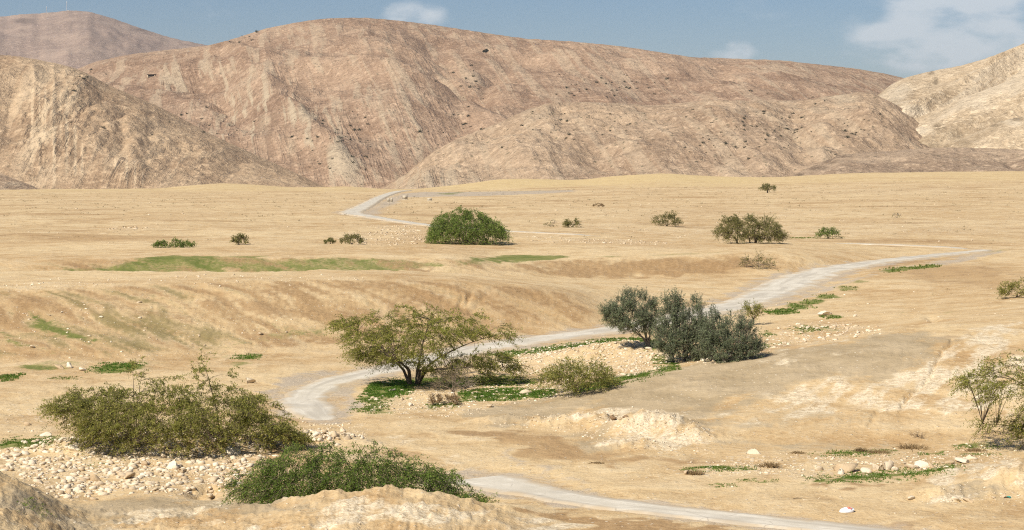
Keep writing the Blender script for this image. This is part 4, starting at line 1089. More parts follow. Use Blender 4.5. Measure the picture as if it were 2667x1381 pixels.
make_plant('green_bush', 'low spreading fresh green thorn bush in the foreground beside the pale road', 'bush', 930, 1325,
    [([(604,1268),(640,1222),(690,1178),(740,1163),(800,1163),(860,1166),(920,1166),(990,1168),(1050,1182),(1100,1198),(1150,1214),(1200,1245),(1240,1278),(1270,1304),(1290,1318)],
      [(604,1272),(680,1300),(740,1312),(800,1318),(900,1328),(1000,1328),(1100,1325),(1200,1328),(1290,1326)], 430)],
    depth=.42, seed=13, mat=M_GREEN, spr=9, lv=20, L=.75, droop=.7, up=.2, leaf=(.095, .036), mains=10, limb_r=.04, trunks=((-60, 0), (40, .2)), trunk_h=.15, out=1.3, dist=77.2, flat=.7)
TAMK = dict(mat=M_TAM, bark=M_BARK_GREY, spr=10, lv=19, L=.55, droop=-.12, up=.75, leaf=(.095, .034), twig_r=.008, out=.8, fexp=.95)
make_plant('tamarisk_shrub', 'rounded grey green shrub, leftmost of the dark clump beside the road', 'shrub', 1690, 905,
    [([(1575,815),(1590,780),(1620,768),(1660,762),(1690,770),(1708,800)], [(1575,825),(1590,850),(1620,865),(1660,872),(1690,872),(1708,850)], 170)],
    depth=.8, seed=21, mains=8, limb_r=.06, trunks=((0, 0), (25, .2)), trunk_h=.3, **TAMK)
make_plant('tamarisk_shrub', 'tallest grey green shrub with two pointed tops, middle of the dark roadside clump', 'shrub', 1772, 940,
    [([(1716,850),(1722,800),(1738,765),(1752,756),(1775,765),(1785,790),(1800,775),(1812,762),(1822,790),(1834,815),(1850,810)],
      [(1716,895),(1722,915),(1738,930),(1775,940),(1800,940),(1834,935),(1850,900)], 260)],
    depth=.75, seed=22, mains=10, limb_r=.075, trunks=((-20, 0), (10, .2)), trunk_h=.3, **TAMK)
make_plant('tamarisk_shrub', 'low grey green shrub with tangled bare branches, rightmost of the dark roadside clump', 'shrub', 1885, 938,
    [([(1830,835),(1850,818),(1880,828),(1910,822),(1940,825),(1960,855),(1975,885),(1985,905)], [(1830,930),(1850,935),(1880,936),(1910,934),(1940,930),(1960,925),(1985,915)], 220)],
    depth=.8, seed=23, mains=12, limb_r=.06, trunks=((-30, 0), (10, .2), (40, 0)), trunk_h=.15, bare=.15, **TAMK)
make_plant('yellow_shrub', 'small yellowish green shrub at the right end of the dark roadside clump', 'shrub', 1962, 848,
    [([(1930,800),(1945,790),(1965,788),(1985,800)], [(1930,812),(1945,825),(1965,835),(1985,815)], 34)],
    depth=.8, seed=24, mat=M_ACACIA, spr=6, lv=14, L=.45, droop=.1, up=.4, leaf=(.09, .04), mains=5, limb_r=.04, trunk_h=.4)
make_plant('acacia_tree', 'acacia tree with thin drooping sprays cut by the right edge', 'tree', 2850, 1165,
    [([(2498,978),(2545,940),(2603,917),(2667,893),(2760,870),(2900,900),(3050,985)], [(2498,988),(2535,1030),(2603,1060),(2667,1080),(2760,1090),(2900,1070),(3050,1000)], 190),
     ([(2540,1095),(2600,1080),(2700,1070)], [(2540,1120),(2600,1120),(2700,1130)], 20)],
    depth=.6, seed=14, mat=M_ACACIA, spr=8, lv=20, L=.85, droop=.45, up=.1, leaf=(.10, .038), mains=9, limb_r=.075, trunks=((-10, 0), (20, .2)), trunk_h=.6, flat=.6)
make_plant('weeping_bush', 'large dome shaped bright green weeping bush on the plain', 'bush', 1215, 634,
    [([(1122,612),(1130,578),(1160,556),(1200,541),(1240,549),(1280,568),(1310,593),(1330,610)], [(1122,630),(1130,634),(1200,636),(1250,632),(1300,622),(1330,614)], 330)],
    depth=.9, seed=31, mat=M_WEEP, spr=8, lv=16, L=1.0, droop=.85, up=.35, leaf=(.18, .075), mains=8, limb_r=.07, trunk_h=.4, out=1.0)
make_plant('twin_acacia', 'broad dull green acacia with three short trunks on the plain', 'tree', 1952, 634,
    [([(1866,602),(1885,575),(1902,560),(1935,562),(1960,565),(2000,566),(2028,590),(2045,614)], [(1866,612),(1885,622),(1920,627),(1952,628),(2000,628),(2028,628),(2045,622)], 230)],
    depth=.7, seed=32, mat=M_FAR, spr=8, lv=18, L=.9, droop=.3, up=.2, leaf=(.15, .06), mains=9, limb_r=.08, trunks=((-32, 0), (2, .3), (14, -.2)), trunk_h=.6, dist=262)
make_plant('small_acacia', 'tiny flat topped acacia standing alone high on the far plain', 'tree', 1999, 504,
    [([(1975,490),(1985,483),(2000,480),(2014,483),(2024,491)], [(1975,492),(1985,494),(2000,494),(2014,494),(2024,493)], 46)],
    depth=.9, seed=33, mat=M_FAR, spr=6, lv=12, L=.9, droop=.2, up=.1, leaf=(.3, .12), mains=6, limb_r=.16, trunk_h=1.2, twig_r=.02)
def dome_bush(name, label, px, py, w, h, n, mat, seed, bark=None, leafk=1.0, bare=0.0, lv=14, spr=6, depth=.8, droop=.2, up=.3, lift=.12, group=None, twig=1.0):
    base = ground(px, py); s = base.y / F
    top = [(px - w / 2, py - h * .35), (px - w * .36, py - h * .78), (px - w * .1, py - h * .92), (px + w * .12, py - h), (px + w * .36, py - h * .74), (px + w / 2, py - h * .3)]
    bot = [(px - w / 2, py - h * .25), (px - w * .3, py - h * lift), (px + w * .3, py - h * lift), (px + w / 2, py - h * .2)]
    k = max(.6, s * 45)
    return make_plant(name, label, 'bush', px, py, [(top, bot, n)], depth, seed, mat, bark, spr, lv, L=min(.30 * h * s * 1.6, .9), droop=droop, up=up, leaf=(.10 * leafk * k ** .6, .04 * leafk * k ** .6),
                      mains=6, limb_r=.014 * h * s + .01, trunk_h=.1 * h * s, twig_r=.006 * k * twig, bare=bare, group=group)
dome_bush('thorn_bush', 'sparse olive thorn bush on the grass between the acacia tree and the clay mound', 1500, 1022, 190, 80, 100, M_BUSH, 41, lv=22, droop=.3, lift=.2)
dome_bush('round_bush', 'small round olive bush left of the three-trunked acacia on the plain', 1737, 590, 64, 36, 46, M_FAR, 42)
dome_bush('round_bush', 'small leaning green bush right of the three-trunked acacia on the plain', 2157, 622, 54, 26, 34, M_GREEN, 43, lift=.3)
dome_bush('round_bush', 'tiny dark round bush right of the big weeping bush', 1490, 594, 34, 24, 26, M_FAR, 44)
dome_bush('bare_bush', 'sparse leafless grey bush right of the big weeping bush', 1434, 592, 36, 18, 16, M_FAR, 45, M_TWIG, bare=.75, lv=6)
dome_bush('flat_shrub', 'low flat spreading shrub left on the far plain above the green bank', 455, 645, 112, 20, 50, M_GREEN, 46, depth=.5)
dome_bush('small_shrub', 'small upright olive shrub on the plain above the green bank', 622, 638, 44, 22, 26, M_FAR, 47, up=.8, droop=0)
dome_bush('small_shrub', 'smaller of the paired dark shrubs left of the weeping bush', 861, 634, 26, 12, 14, M_FAR, 48)
dome_bush('small_shrub', 'larger of the paired dark shrubs left of the weeping bush', 917, 634, 50, 22, 32, M_FAR, 49)
dome_bush('brown_bush', 'sparse brownish bush on the sandy bank below the far road', 1975, 698, 84, 36, 44, M_FAR, 50, M_TWIG, bare=.45, lv=9)
dome_bush('edge_bush', 'olive bush in a sandy gully cut by the right edge', 2650, 775, 90, 40, 44, M_BUSH, 51)
dome_bush('dry_bush', 'bare grey twiggy bush at the foot of the acacia tree', 1180, 1020, 90, 62, 40, M_FAR, 52, M_TWIG, bare=.97, lv=4, spr=14, twig=1.0, up=.6, droop=0)
dome_bush('dry_bush', 'low pale dry bush in front of the acacia tree', 1160, 1052, 80, 26, 30, M_DRYG, 53, M_TWIG, bare=.5, lv=8, spr=12, up=.7, droop=0)
dome_bush('twig_bush', 'small dark bare twig bush on pale sand at right', 2390, 1142, 44, 24, 10, M_FAR, 54, M_BARK, bare=1.0, spr=8, up=.6, droop=0)
dome_bush('twig_bush', 'tiny bare leaning bush on the right of the far plain', 2336, 566, 20, 12, 10, M_FAR, 55, M_BARK_GREY, bare=.8, spr=6, lv=5)
dome_bush('brown_tuft', 'small brown scrub tuft high on the plain right of the weeping bush', 1557, 539, 32, 8, 16, M_DRYG, 56, M_TWIG, bare=.2, lv=8)

# dry grass tufts
def dry_tuft(label, px, py, w, h, seed):
    base = ground(px, py); s = base.y / F; rng = np.random.default_rng(seed)
    th = empty('dry_grass_tuft', base, label, 'grass tuft', 'dry grass tufts')
    n = 150
    c = np.stack([rng.normal(0, w * s * .22, n), rng.normal(0, w * s * .18, n), np.full(n, -.02)], 1)
    d = np.stack([c[:, 0] / (w * s) * 1.4 + rng.normal(0, .35, n), rng.normal(0, .45, n), np.full(n, 1.0)], 1)
    d /= np.linalg.norm(d, axis=1)[:, None]
    v, f = twigs(c, d, h * s * rng.uniform(.5, 1.25, n), np.full(n, .35), .012)
    tint = rng.random((len(v), 3)) * np.array([1, .5, 0])
    tag(obj('blades', np_mesh('blades', v, f, M_DRYG, {'tint': tint}), th), kind='stuff')
for k, (px, py, w, h, lb) in enumerate([(2006, 1216, 54, 22, 'brown dry grass tuft left of the pale boulder row'), (2078, 1180, 34, 10, 'flat brown grass tuft right of the lone pale rock'), (2242, 1174, 24, 16, 'upright brown tuft on the green strip above the boulders'),
        (2290, 1178, 70, 14, 'long low brown grass tuft above the boulder row'), (2375, 1168, 70, 20, 'broad brown grass tuft below the bare twig bush'), (2540, 1176, 50, 14, 'brown grass tuft on green near the right edge'),
        (1808, 1234, 40, 18, 'brown tuft with two pale stones at the left end of the stony strip'), (1555, 1205, 26, 7, 'tiny flat brown tuft on the sand below the rubble mound')]):
    dry_tuft(lb, px, py, w, h, 300 + k)

# ------------------------------------------------------------------ stones
ICO_V = None
def ico(sub):
    import bmesh
    bm = bmesh.new(); bmesh.ops.create_icosphere(bm, subdivisions=sub, radius=1.0)
    v = np.array([x.co[:] for x in bm.verts]); f = np.array([[y.index for y in x.verts] for x in bm.faces]); bm.free()
    return v, f
IV1, IF1 = ico(1); IV2, IF2 = ico(2); IV3, IF3 = ico(3)
def rock_shape(rng, big=False):
    v, f = (IV2, IF2) if big else (IV1, IF1)
    v = v.copy()
    for _ in range(13 if big else 6):            # cut facets
        n = rng.normal(0, 1, 3); n /= np.linalg.norm(n); h = rng.uniform(.30, .66) if big else rng.uniform(.40, .72)
        dd = v @ n
        v -= np.clip(dd - h, 0, None)[:, None] * n[None, :]
    v -= .5 * (v.max(0) + v.min(0)); v /= np.abs(v).max(0) * .92
    v *= 1 + rng.normal(0, .05, (len(v), 1))
    v *= np.array([1.0, rng.uniform(.7, 1.0), rng.uniform(.55, .9)])
    return v, f
rr = np.random.default_rng(77)
ROCKM = []
for k in range(10):
    v, f = rock_shape(rr, True)
    ROCKM.append(np_mesh('rock', v, f, M_STONE))
SMALLM = []
for k in range(10):
    v, f = rock_shape(rr, False)
    SMALLM.append(np_mesh('stone', v, f, M_STONE))
M_BROWNROCK = plain_material('brown_rock', (.20, .125, .07), (.33, .22, .13), 6)
def rock(px, py, w, h, label, k, mat=None, name='boulder', group=None):
    b = ground(px, py); s = b.y / F
    me = ROCKM[k % 10]
    if mat: me = me.copy(); me.materials[0] = mat
    o = obj(name, me, None, (b.x, b.y, b.z + .28 * h * s))
    zmax = max(v.co.z for v in me.vertices)
    o.scale = (w * s * .62, w * s * .54, h * s * .62 / zmax)
    o.rotation_euler = (rr.uniform(-.12, .12), rr.uniform(-.15, .15), rr.uniform(0, 6.28))
    tag(o, label, 'rock', group)
for k, a in enumerate([
    (651, 1001, 22, 15, 'pale rock alone on sand right of the huge olive thorn bush'), (157, 961, 26, 11, 'flat pale rock in green grass at the foot of the left bank'),
    (182, 960, 18, 16, 'pointed pale rock in green grass at the foot of the left bank'), (218, 965, 18, 9, 'small pale rock, rightmost in the green grass below the left bank'),
    (1966, 1182, 30, 13, 'lone angular pale rock on brown sand right of the rubble mound'),
    (2133, 1222, 26, 14, 'leftmost pale boulder of the row beside the bright grass strip'), (2207, 1226, 46, 26, 'largest pinkish boulder heap in the row beside the grass strip'), (2190, 1234, 26, 16, 'pale boulder under the largest pinkish boulder of the row'),
    (2254, 1232, 26, 13, 'low pale boulder right of the largest one in the row'), (2279, 1226, 18, 20, 'whitest upright boulder in the row beside the grass strip'), (2294, 1226, 16, 18, 'tan boulder touching the whitest upright one in the row'),
    (2315, 1222, 28, 22, 'tall pale boulder right of the whitest upright one in the row'), (2332, 1228, 16, 13, 'small tan boulder at the foot of the tall pale one in the row'), (2374, 1222, 32, 15, 'wide low pale boulder in the right half of the row'),
    (2402, 1221, 34, 21, 'peaked pinkish boulder in the right half of the row'), (2427, 1222, 18, 14, 'small pale boulder right of the peaked pinkish one in the row'), (2506, 1208, 34, 14, 'flat pinkish boulder beside the white clay mound at right'), (2530, 1200, 26, 12, 'small pale boulder above the white clay mound at right'),
    (2475, 1214, 20, 11, 'small tan boulder between the boulder row and the white clay mound'),
    (1786, 1234, 15, 13, 'white stone at the left end of the stony strip'), (2148, 822, 34, 12, 'wide flat pale boulder right of the far roadside grass patches'), (2227, 826, 10, 7, 'small pale rock right of the wide flat boulder'), (2178, 878, 11, 8, 'small pale rock on bare sand above the clay dome'),
    (1020, 1020, 16, 8, 'pale rock in bright grass left of the acacia trunk'), (1370, 1024, 28, 14, 'pointed pale rock in bright grass right of the acacia tree'), (1047, 1040, 8, 10, 'upright tan rock on rubble in front of the acacia tree'), (1069, 1056, 12, 9, 'round pale rock in front of the acacia tree'),
    (1742, 935, 18, 16, 'pale rock on the rubble bank left of the dark shrub clump'), (1690, 912, 16, 9, 'flat pale rock on top of the rubble bank'), (1275, 1062, 18, 9, 'pale rock at the left tip of the clay dome'),
    (472, 1143, 20, 15, 'peaked pale rock against the huge olive bush'), (543, 1142, 19, 13, 'round pale rock against the huge olive bush'), (412, 1148, 14, 12, 'square pale rock against the huge olive bush'), (449, 1170, 32, 16, 'smooth wide pale boulder just below the huge olive bush'),
    (452, 1218, 28, 24, 'tall pale boulder in the middle of the white rubble'), (250, 1245, 26, 23, 'upright white block at the front of the white rubble'), (339, 1243, 24, 20, 'leaning pinkish boulder at the front of the white rubble'), (346, 1214, 24, 16, 'pale boulder in the middle of the white rubble, left of the tall one'),
    (604, 1184, 40, 18, 'wide pale slab in the rubble left of the foreground green bush'), (195, 1176, 40, 12, 'long flat pinkish slab at the left of the white rubble'), (476, 1230, 20, 12, 'smooth white stone below the tall boulder in the rubble'),
    (724, 1310, 26, 28, 'round pinkish boulder in front of the left end of the foreground green bush'), (118, 1140, 22, 13, 'pale rock in green grass left of the huge olive bush'), (395, 1186, 16, 14, 'reddish tan rock in the white rubble'), (688, 1138, 20, 15, 'pale rock at the right foot of the huge olive bush'),
    (74, 1110, 18, 10, 'grey white rock on bare sand left of the huge olive bush'), (905, 1148, 14, 16, 'white upright rock above the foreground green bush'), (870, 1142, 26, 14, 'pale rock above the foreground green bush'), (560, 1255, 24, 14, 'tan rock beside the crumbling hole in the rubble'),
    (2372, 1302, 20, 9, 'white stone at the foot of the white clay mound'), (2490, 1308, 22, 10, 'pinkish stone in the short row near the right edge'), (2522, 1308, 24, 11, 'pale stone in the short row near the right edge'), (2612, 1300, 16, 8, 'white stone beside the teal scrap near the right edge'),
    (680, 878, 10, 6, 'small pale rock on the left bank'), (362, 789, 12, 6, 'pale flat stone high on the left bank'), (745, 872, 9, 6, 'small tan rock on the green streak of the left bank'), (84, 912, 12, 8, 'small rock on the lower left bank')]):
    rock(*a, k)
rock(1597, 1099, 18, 12, 'large dark brown lump on the rubble mound', 3, M_BROWNROCK)
rock(1627, 1090, 16, 9, 'small dark brown lump on top of the rubble mound', 5, M_BROWNROCK)

def scatter(polys, n, rng, soft=.4):
    """n ground points spread over photo polygons"""
    areas = []
    W = [world_poly(p) for p in polys]
    for P in W:
        x, y = P[:, 0], P[:, 1]
        areas.append(abs(np.dot(x, np.roll(y, 1)) - np.dot(y, np.roll(x, 1))) / 2)
    areas = np.array(areas)
    out = []
    for P, a in zip(W, areas / areas.sum()):
        k = int(n * a) + 1; got = 0; acc_ = []
        for _ in range(60):
            x = rng.uniform(P[:, 0].min(), P[:, 0].max(), k * 3); y = rng.uniform(P[:, 1].min(), P[:, 1].max(), k * 3)
            wx = x + soft * rng.normal(0, 1, len(x)); wy = y + soft * rng.normal(0, 1, len(y))
            m = in_poly(P, wx, wy)
            acc_.append(np.stack([x[m], y[m]], 1)); got += m.sum()
            if got >= k: break
        out.append(np.concatenate(acc_)[:k])
    return np.concatenate(out)
S_ALL = []   # x, y, size, zone
ZONES = [   # polygons, count, size min, size max, label of the singled-out stones
 ([STONY[0][0]], 11000, .020, .25, 'pale limestone lump in the white rubble field at lower left'),
 ([[(60,1160),(300,1138),(500,1146),(700,1142),(900,1135),(900,1150),(700,1160),(400,1165),(150,1172)]], 2200, .035, .19, 'pale limestone lump along the far rim of the white rubble'),
 ([STONY[1][0]], 3000, .05, .19, 'tan stone on the rubble bank behind the acacia tree'),
 ([STONY[2][0]], 1500, .04, .15, 'pale stone on the grassy rubble at the foot of the acacia tree'),
 ([STONY[3][0], STONY[5][0]], 900, .06, .26, 'pale stone on the stony gully edge right of the dark shrubs'),
 ([STONY[4][0]], 1300, .03, .13, 'pale stone in the stony strip with the boulder row'),
 ([[(1300,1090),(1480,1075),(1640,1062),(1780,1085),(1860,1140),(1840,1175),(1640,1180),(1500,1130),(1330,1115)]], 1400, .03, .10, 'whitish stone on the crumbly rubble mound'),
 ([[(780,1095),(900,1100),(960,1130),(900,1140),(800,1130)], [(1010,1075),(1200,1055),(1300,1050),(1250,1075),(1050,1090)]], 700, .03, .11, 'pale stone at the sandy crossing beside the road bend'),
 ([STONY[6][0], STONY[7][0], [(0,720),(900,715),(1000,740),(700,760),(200,760)], [(0,800),(700,800),(850,900),(500,930),(0,950)]], 520, .05, .17, 'small stone on the left sandy bank'),
 ([STONY[8][0], STONY[9][0], STONY[14][0], STONY[15][0]], 900, .10, .34, 'tan stone in the stony lines beside the far road'),
 ([[(0,560),(2667,560),(2667,640),(2200,625),(0,640)]], 3000, .06, .26, 'small stone scattered on the far plain'),
 ([[(0,505),(2667,470),(2667,560),(0,560)]], 3200, .10, .42, 'stone scattered on the upper far plain'),
 ([[(2000,760),(2667,690),(2667,830),(2300,860),(2000,880)], [(1650,740),(2000,720),(2000,790),(1700,800)]], 260, .05, .16, 'small stone on the sand right of the road'),
 ([[(0,1300),(700,1310),(1450,1360),(1500,1381),(0,1381)], [(1500,1200),(2667,1240),(2667,1381),(1900,1330)]], 420, .02, .07, 'pebble on the foreground sand'),
 ([[(2400,1285),(2667,1290),(2667,1315),(2400,1312)]], 120, .03, .10, 'small pale stone below the white clay mound'),
]
for zi, (polys, n, a, b, lb) in enumerate(ZONES):
    q = scatter(polys, n, rr)
    sz = a * (b / a) ** (rr.random(len(q)) ** (4.0 if zi == 0 else 3.1))
    S_ALL.append(np.column_stack([q, sz, np.full(len(q), zi)]))
S_ALL = np.concatenate(S_ALL); S_ALL[:, 2] *= .74
bst, _ = road_field(S_ALL[:, 0], S_ALL[:, 1])
S_ALL = S_ALL[(bst > 1.05) & ((fbm(S_ALL[:, 0] / 2.2, S_ALL[:, 1] / 2.2, 3, 211) > -.22) | (S_ALL[:, 2] > .10))]
pl_ = (S_ALL[:, 3] == 10) | (S_ALL[:, 3] == 11)
S_ALL = S_ALL[~pl_ | (fbm(S_ALL[:, 0] / 30, S_ALL[:, 1] / 14, 3, 81) > .12 + .25 * (S_ALL[:, 0] < 0))]
zs = T(S_ALL[:, 0], S_ALL[:, 1])
pxs = CX + F * S_ALL[:, 0] / S_ALL[:, 1]
inside = (pxs > 5) & (pxs < 2660)
show = np.where(inside, S_ALL[:, 2] / S_ALL[:, 1], 0)
order = np.argsort(-show)
NIND = 235
for k in order[:NIND]:
    x, y, s_, zi = S_ALL[k]
    o = obj('stone', SMALLM[int(rr.integers(10))], None, (x, y, zs[k] + .1 * s_))
    o.scale = (s_ * rr.uniform(.9, 1.35), s_ * rr.uniform(.8, 1.1), s_ * rr.uniform(.7, 1.05))
    o.rotation_euler = (rr.uniform(-.4, .4), rr.uniform(-.4, .4), rr.uniform(0, 6.28))
    zl = ZONES[int(zi)][4]; zp = pxs[S_ALL[:, 3] == zi]; fr_ = (pxs[k] - zp.min()) / (np.ptp(zp) + 1)
    lb = zl + ', ' + ('far left end', 'left part', 'middle', 'right part', 'far right end')[min(4, int(fr_ * 5))]
    tag(o, ('large ' if S_ALL[k, 2] > .75 * S_ALL[S_ALL[:, 3] == zi, 2].max() else '') + lb, 'stone', 'stones: ' + lb)
rest = order[NIND:]
SV = [rock_shape(rr, False)[0] for _ in range(12)]
n = len(rest)
vi = rr.integers(0, 12, n); SVa = np.array(SV)
V = SVa[vi]
sc3 = S_ALL[rest, 2][:, None, None] * np.stack([rr.uniform(.85, 1.4, n), rr.uniform(.8, 1.1, n), rr.uniform(.65, 1.0, n)], 1)[:, None, :]
V = V * sc3
a = rr.uniform(0, 6.28, n); b = rr.normal(0, .3, n)
ca, sa = np.cos(a)[:, None], np.sin(a)[:, None]; cb, sb = np.cos(b)[:, None], np.sin(b)[:, None]
x, y, z = V[..., 0], V[..., 1], V[..., 2]
y, z = y * cb - z * sb, y * sb + z * cb
x, y = x * ca - y * sa, x * sa + y * ca
V = np.stack([x + S_ALL[rest, 0][:, None], y + S_ALL[rest, 1][:, None], z + (zs[rest] + .06 * S_ALL[rest, 2])[:, None]], -1)
nv = V.shape[1]
Ff = (IF1[None] + (np.arange(n) * nv)[:, None, None]).reshape(-1, 3)
tn = rr.random(n) ** .8; tn = np.where(S_ALL[rest, 1] > 190, tn * .55, tn); tn = np.repeat(tn, nv)
tag(obj('loose_stones', np_mesh('loose_stones', V.reshape(-1, 3), Ff, M_STONES, {'tint': np.stack([tn, tn, tn], 1)})),
    'loose pale limestone rubble and pebbles strewn over the desert', 'rubble', kind='stuff')

# low dry scrub of the plain, too small to pick apart
q = scatter([[(0,505),(2667,470),(2667,640),(2200,625),(0,640)], [(0,715),(900,712),(1500,760),(1400,850),(900,880),(0,930)], [(2000,760),(2667,690),(2667,830),(2300,860),(2000,880)]], 5200, rr)
q = q[fbm(q[:, 0] / 26, q[:, 1] / 10, 3, 221) > .05]
bq, _ = road_field(q[:, 0], q[:, 1]); q = q[bq > 1.4]
qz = T(q[:, 0], q[:, 1]); parts = []
for k in range(4):
    m_ = np.arange(len(q)) % 4 == k
    c_ = rr.normal(0, 1, (7, 3)) * np.array([.5, .5, .22]); c_[:, 2] = np.abs(c_[:, 2]) + .05
    d_ = rr.normal(0, 1, (7, 3)); d_[:, 2] = np.abs(d_[:, 2]); d_ /= np.linalg.norm(d_, axis=1)[:, None]
    v0, f0, a0 = leaves_mesh(c_, d_, .4, .1, 2, (.5, .16), rr, rr.random(7))
    n_ = int(m_.sum()); sz_ = (.10 + .30 * rr.random(n_) ** 2) * np.clip(q[m_][:, 1] / 300, .5, 1.6)
    V_ = v0[None] * sz_[:, None, None] + np.column_stack([q[m_], qz[m_]])[:, None, :]
    parts.append((V_.reshape(-1, 3), (f0[None] + (np.arange(n_) * len(v0))[:, None, None]).reshape(-1, 4), np.tile(a0, (n_, 1))))
v, f, a = merge(parts)
M_DSCR = leaf_material('dry_scrub', (.10, .085, .040), (.20, .155, .070), (.17, .19, .05), .2)
tag(obj('dry_scrub', np_mesh('dry_scrub', v, f, M_DSCR, {'tint': a})), 'low dry scrub dotted over the sandy plain and banks', 'scrub', kind='stuff')

# ------------------------------------------------------------------ grass
gq = []
for (pp, s_, soft) in GRASS:
    P = world_poly(pp)
    if P[:, 1].mean() > 320 or s_ < .35 or (P[:, 1].mean() > 122 and s_ < .7) or (P[:, 1].mean() > 195 and s_ < .95 and P[:, 0].mean() < 12) or (P[:, 1].mean() > 122 and P[:, 0].mean() < -8 and s_ < .95): continue
    ar = abs(np.dot(P[:, 0], np.roll(P[:, 1], 1)) - np.dot(P[:, 1], np.roll(P[:, 0], 1))) / 2
    dens = (130 if P[:, 1].mean() < 125 else 40 if P[:, 1].mean() < 170 else 9) * s_ ** 2
    q = scatter([pp], int(min(9000, ar * dens)), rr, .75)
    gq.append(np.column_stack([q, np.full(len(q), s_)]))
gq = np.concatenate(gq)
bst, _ = road_field(gq[:, 0], gq[:, 1])
thin = fbm(gq[:, 0] / .9, gq[:, 1] / .9, 2, 201) - .5 * sstep(150, 190, gq[:, 1]) * (.5 - fbm((gq[:, 0] + .75 * gq[:, 1]) / 2.5, gq[:, 1] / 14, 2, 203))
gq = gq[(bst > 1.1) & (thin > -.25)]
gz = T(gq[:, 0], gq[:, 1]); n = len(gq); nb = 4
kd = np.clip(gq[:, 1] / 110, .8, 2.0)
ang = rr.uniform(0, 6.28, (n, nb)); lean = rr.uniform(.15, .9, (n, nb)); hh = rr.uniform(.045, .11, (n, nb)) * kd[:, None] * (.6 + .4 * gq[:, 2:3])
wd = rr.uniform(.018, .035, (n, nb)) * kd[:, None]
bx = gq[:, 0:1] + rr.normal(0, .05, (n, nb)); by = gq[:, 1:2] + rr.normal(0, .05, (n, nb)); bzv = np.broadcast_to(gz[:, None] - .01, (n, nb))
p1 = np.stack([bx - np.sin(ang) * wd, by + np.cos(ang) * wd, bzv], -1); p2 = np.stack([bx + np.sin(ang) * wd, by - np.cos(ang) * wd, bzv], -1)
p3 = np.stack([bx + np.cos(ang) * hh * lean, by + np.sin(ang) * hh * lean, bzv + hh], -1)
V = np.stack([p1, p2, p3], 2).reshape(-1, 3)
tn = np.repeat(np.stack([rr.random(n * nb), (rr.random(n * nb) < .12) * rr.random(n * nb) + np.repeat(.75 * (1 - gq[:, 2]) + .35 * sstep(150, 200, gq[:, 1]), nb), np.zeros(n * nb)], 1), 3, 0)
tag(obj('grass', np_mesh('grass', V, np.arange(len(V)).reshape(-1, 3), M_GRASS, {'tint': np.clip(tn, 0, 1)})), 'short bright green winter grass in patches on the sand', 'grass', kind='stuff')

# ------------------------------------------------------------------ shrubs on the hills
def shrub_mesh(rng, n):
    c = rng.normal(0, 1, (n, 3)) * np.array([.42, .42, .28]); c[:, 2] = np.abs(c[:, 2]) + .1
    d = rng.normal(0, 1, (n, 3)); d /= np.linalg.norm(d, axis=1)[:, None]
    return leaves_mesh(c, d, .3, .1, 2, (.42, .30), rng, rng.random(n))
SHM = []
for k in range(5):
    v, f, a = shrub_mesh(rr, 34)
    SHM.append(np_mesh('shrub', v, f, M_SCRUB, {'tint': a}))
HZ = [   # centre, radii, count, label
 ((1960, 350), (190, 75), 84, 'dark scrub bush on the right slope of the front hill'), ((1480, 330), (200, 32), 30, 'dark scrub bush along the crest of the front hill'),
 ((1590, 225), (170, 30), 40, 'dark scrub bush on the right flank of the big brown mountain'), ((1215, 215), (50, 45), 14, 'dark scrub bush in the gully of the big brown mountain'),
 ((900, 370), (110, 70), 50, 'dark scrub bush on the lower middle slope of the mountain'), ((225, 230), (40, 70), 20, 'dark scrub bush beside the upright rock beds of the left hill'),
 ((500, 330), (110, 40), 14, 'dark scrub bush on the long slope of the left hill'), ((640, 96), (50, 14), 9, 'dark scrub bush on the skyline shoulder of the mountain'), ((1180, 340), (90, 40), 16, 'dark scrub bush where the front hill meets the mountain'),
 ((2230, 320), (70, 40), 12, 'dark scrub bush at the foot of the pale hill')]
for (c, r, n, lb) in HZ:
    for k in range(n):
        q = None
        for _ in range(20):
            px = c[0] + r[0] * rr.normal(0, .6); py = c[1] + r[1] * rr.normal(0, .6)
            q = hill_point(px, py)
            if q and 1000 < q.y < 4500: break
        if not q: continue
        o = obj('hill_shrub', SHM[int(rr.integers(5))], None, q)
        w = (4.0 + 7.0 * rr.random() ** 2.2) * q.y / F * .62
        o.scale = (w, w, w * rr.uniform(.8, 1.1)); o.rotation_euler = (0, 0, rr.uniform(0, 6.28))
        hz = ('lower ' if py > c[1] else 'upper ') + ('left' if px < c[0] - .25 * r[0] else 'right' if px > c[0] + .25 * r[0] else 'middle') + ' group'
        tag(o, lb + ', ' + hz, 'shrub', lb.replace('dark scrub bush', 'scrub') + ', ' + hz)
parts = []
vb, fb, ab = shrub_mesh(rr, 9)
for k in range(2300):
    px = rr.uniform(0, 2667); py = rr.uniform(60, 470)
    if rr.random() > .35 + .65 * sstep(-.2, .5, fbm(np.array([px / 160]), np.array([py / 70]), 2, 303))[0]: continue
    q = hill_point(px, py)
    if not q or q.y > 4500: continue
    w = rr.uniform(2.0, 3.8) * q.y / F * .7
    parts.append((vb * w + np.array(q), fb, ab))
v, f, a = merge(parts)
tag(obj('hillside_scrub', np_mesh('hillside_scrub', v, f, M_SCRUB, {'tint': a})), 'small dark scrub dotted all over the hills', 'scrub', kind='stuff')
q = hill_point(1268, 140)
make_plant('hill_tree', 'single round dark tree on the upper slope of the big brown mountain', 'tree', 1268, 140,
    [([(1260, 136), (1264, 131), (1269, 129), (1273, 132), (1276, 136)], [(1260, 137), (1268, 138.5), (1276, 137)], 30)], .9, 35, M_SCRUB, None, 6, 8, L=1.6, droop=.2, up=.2, leaf=(1.3, .9), mains=5, limb_r=.3, trunk_h=1.0, twig_r=.05, at=q)

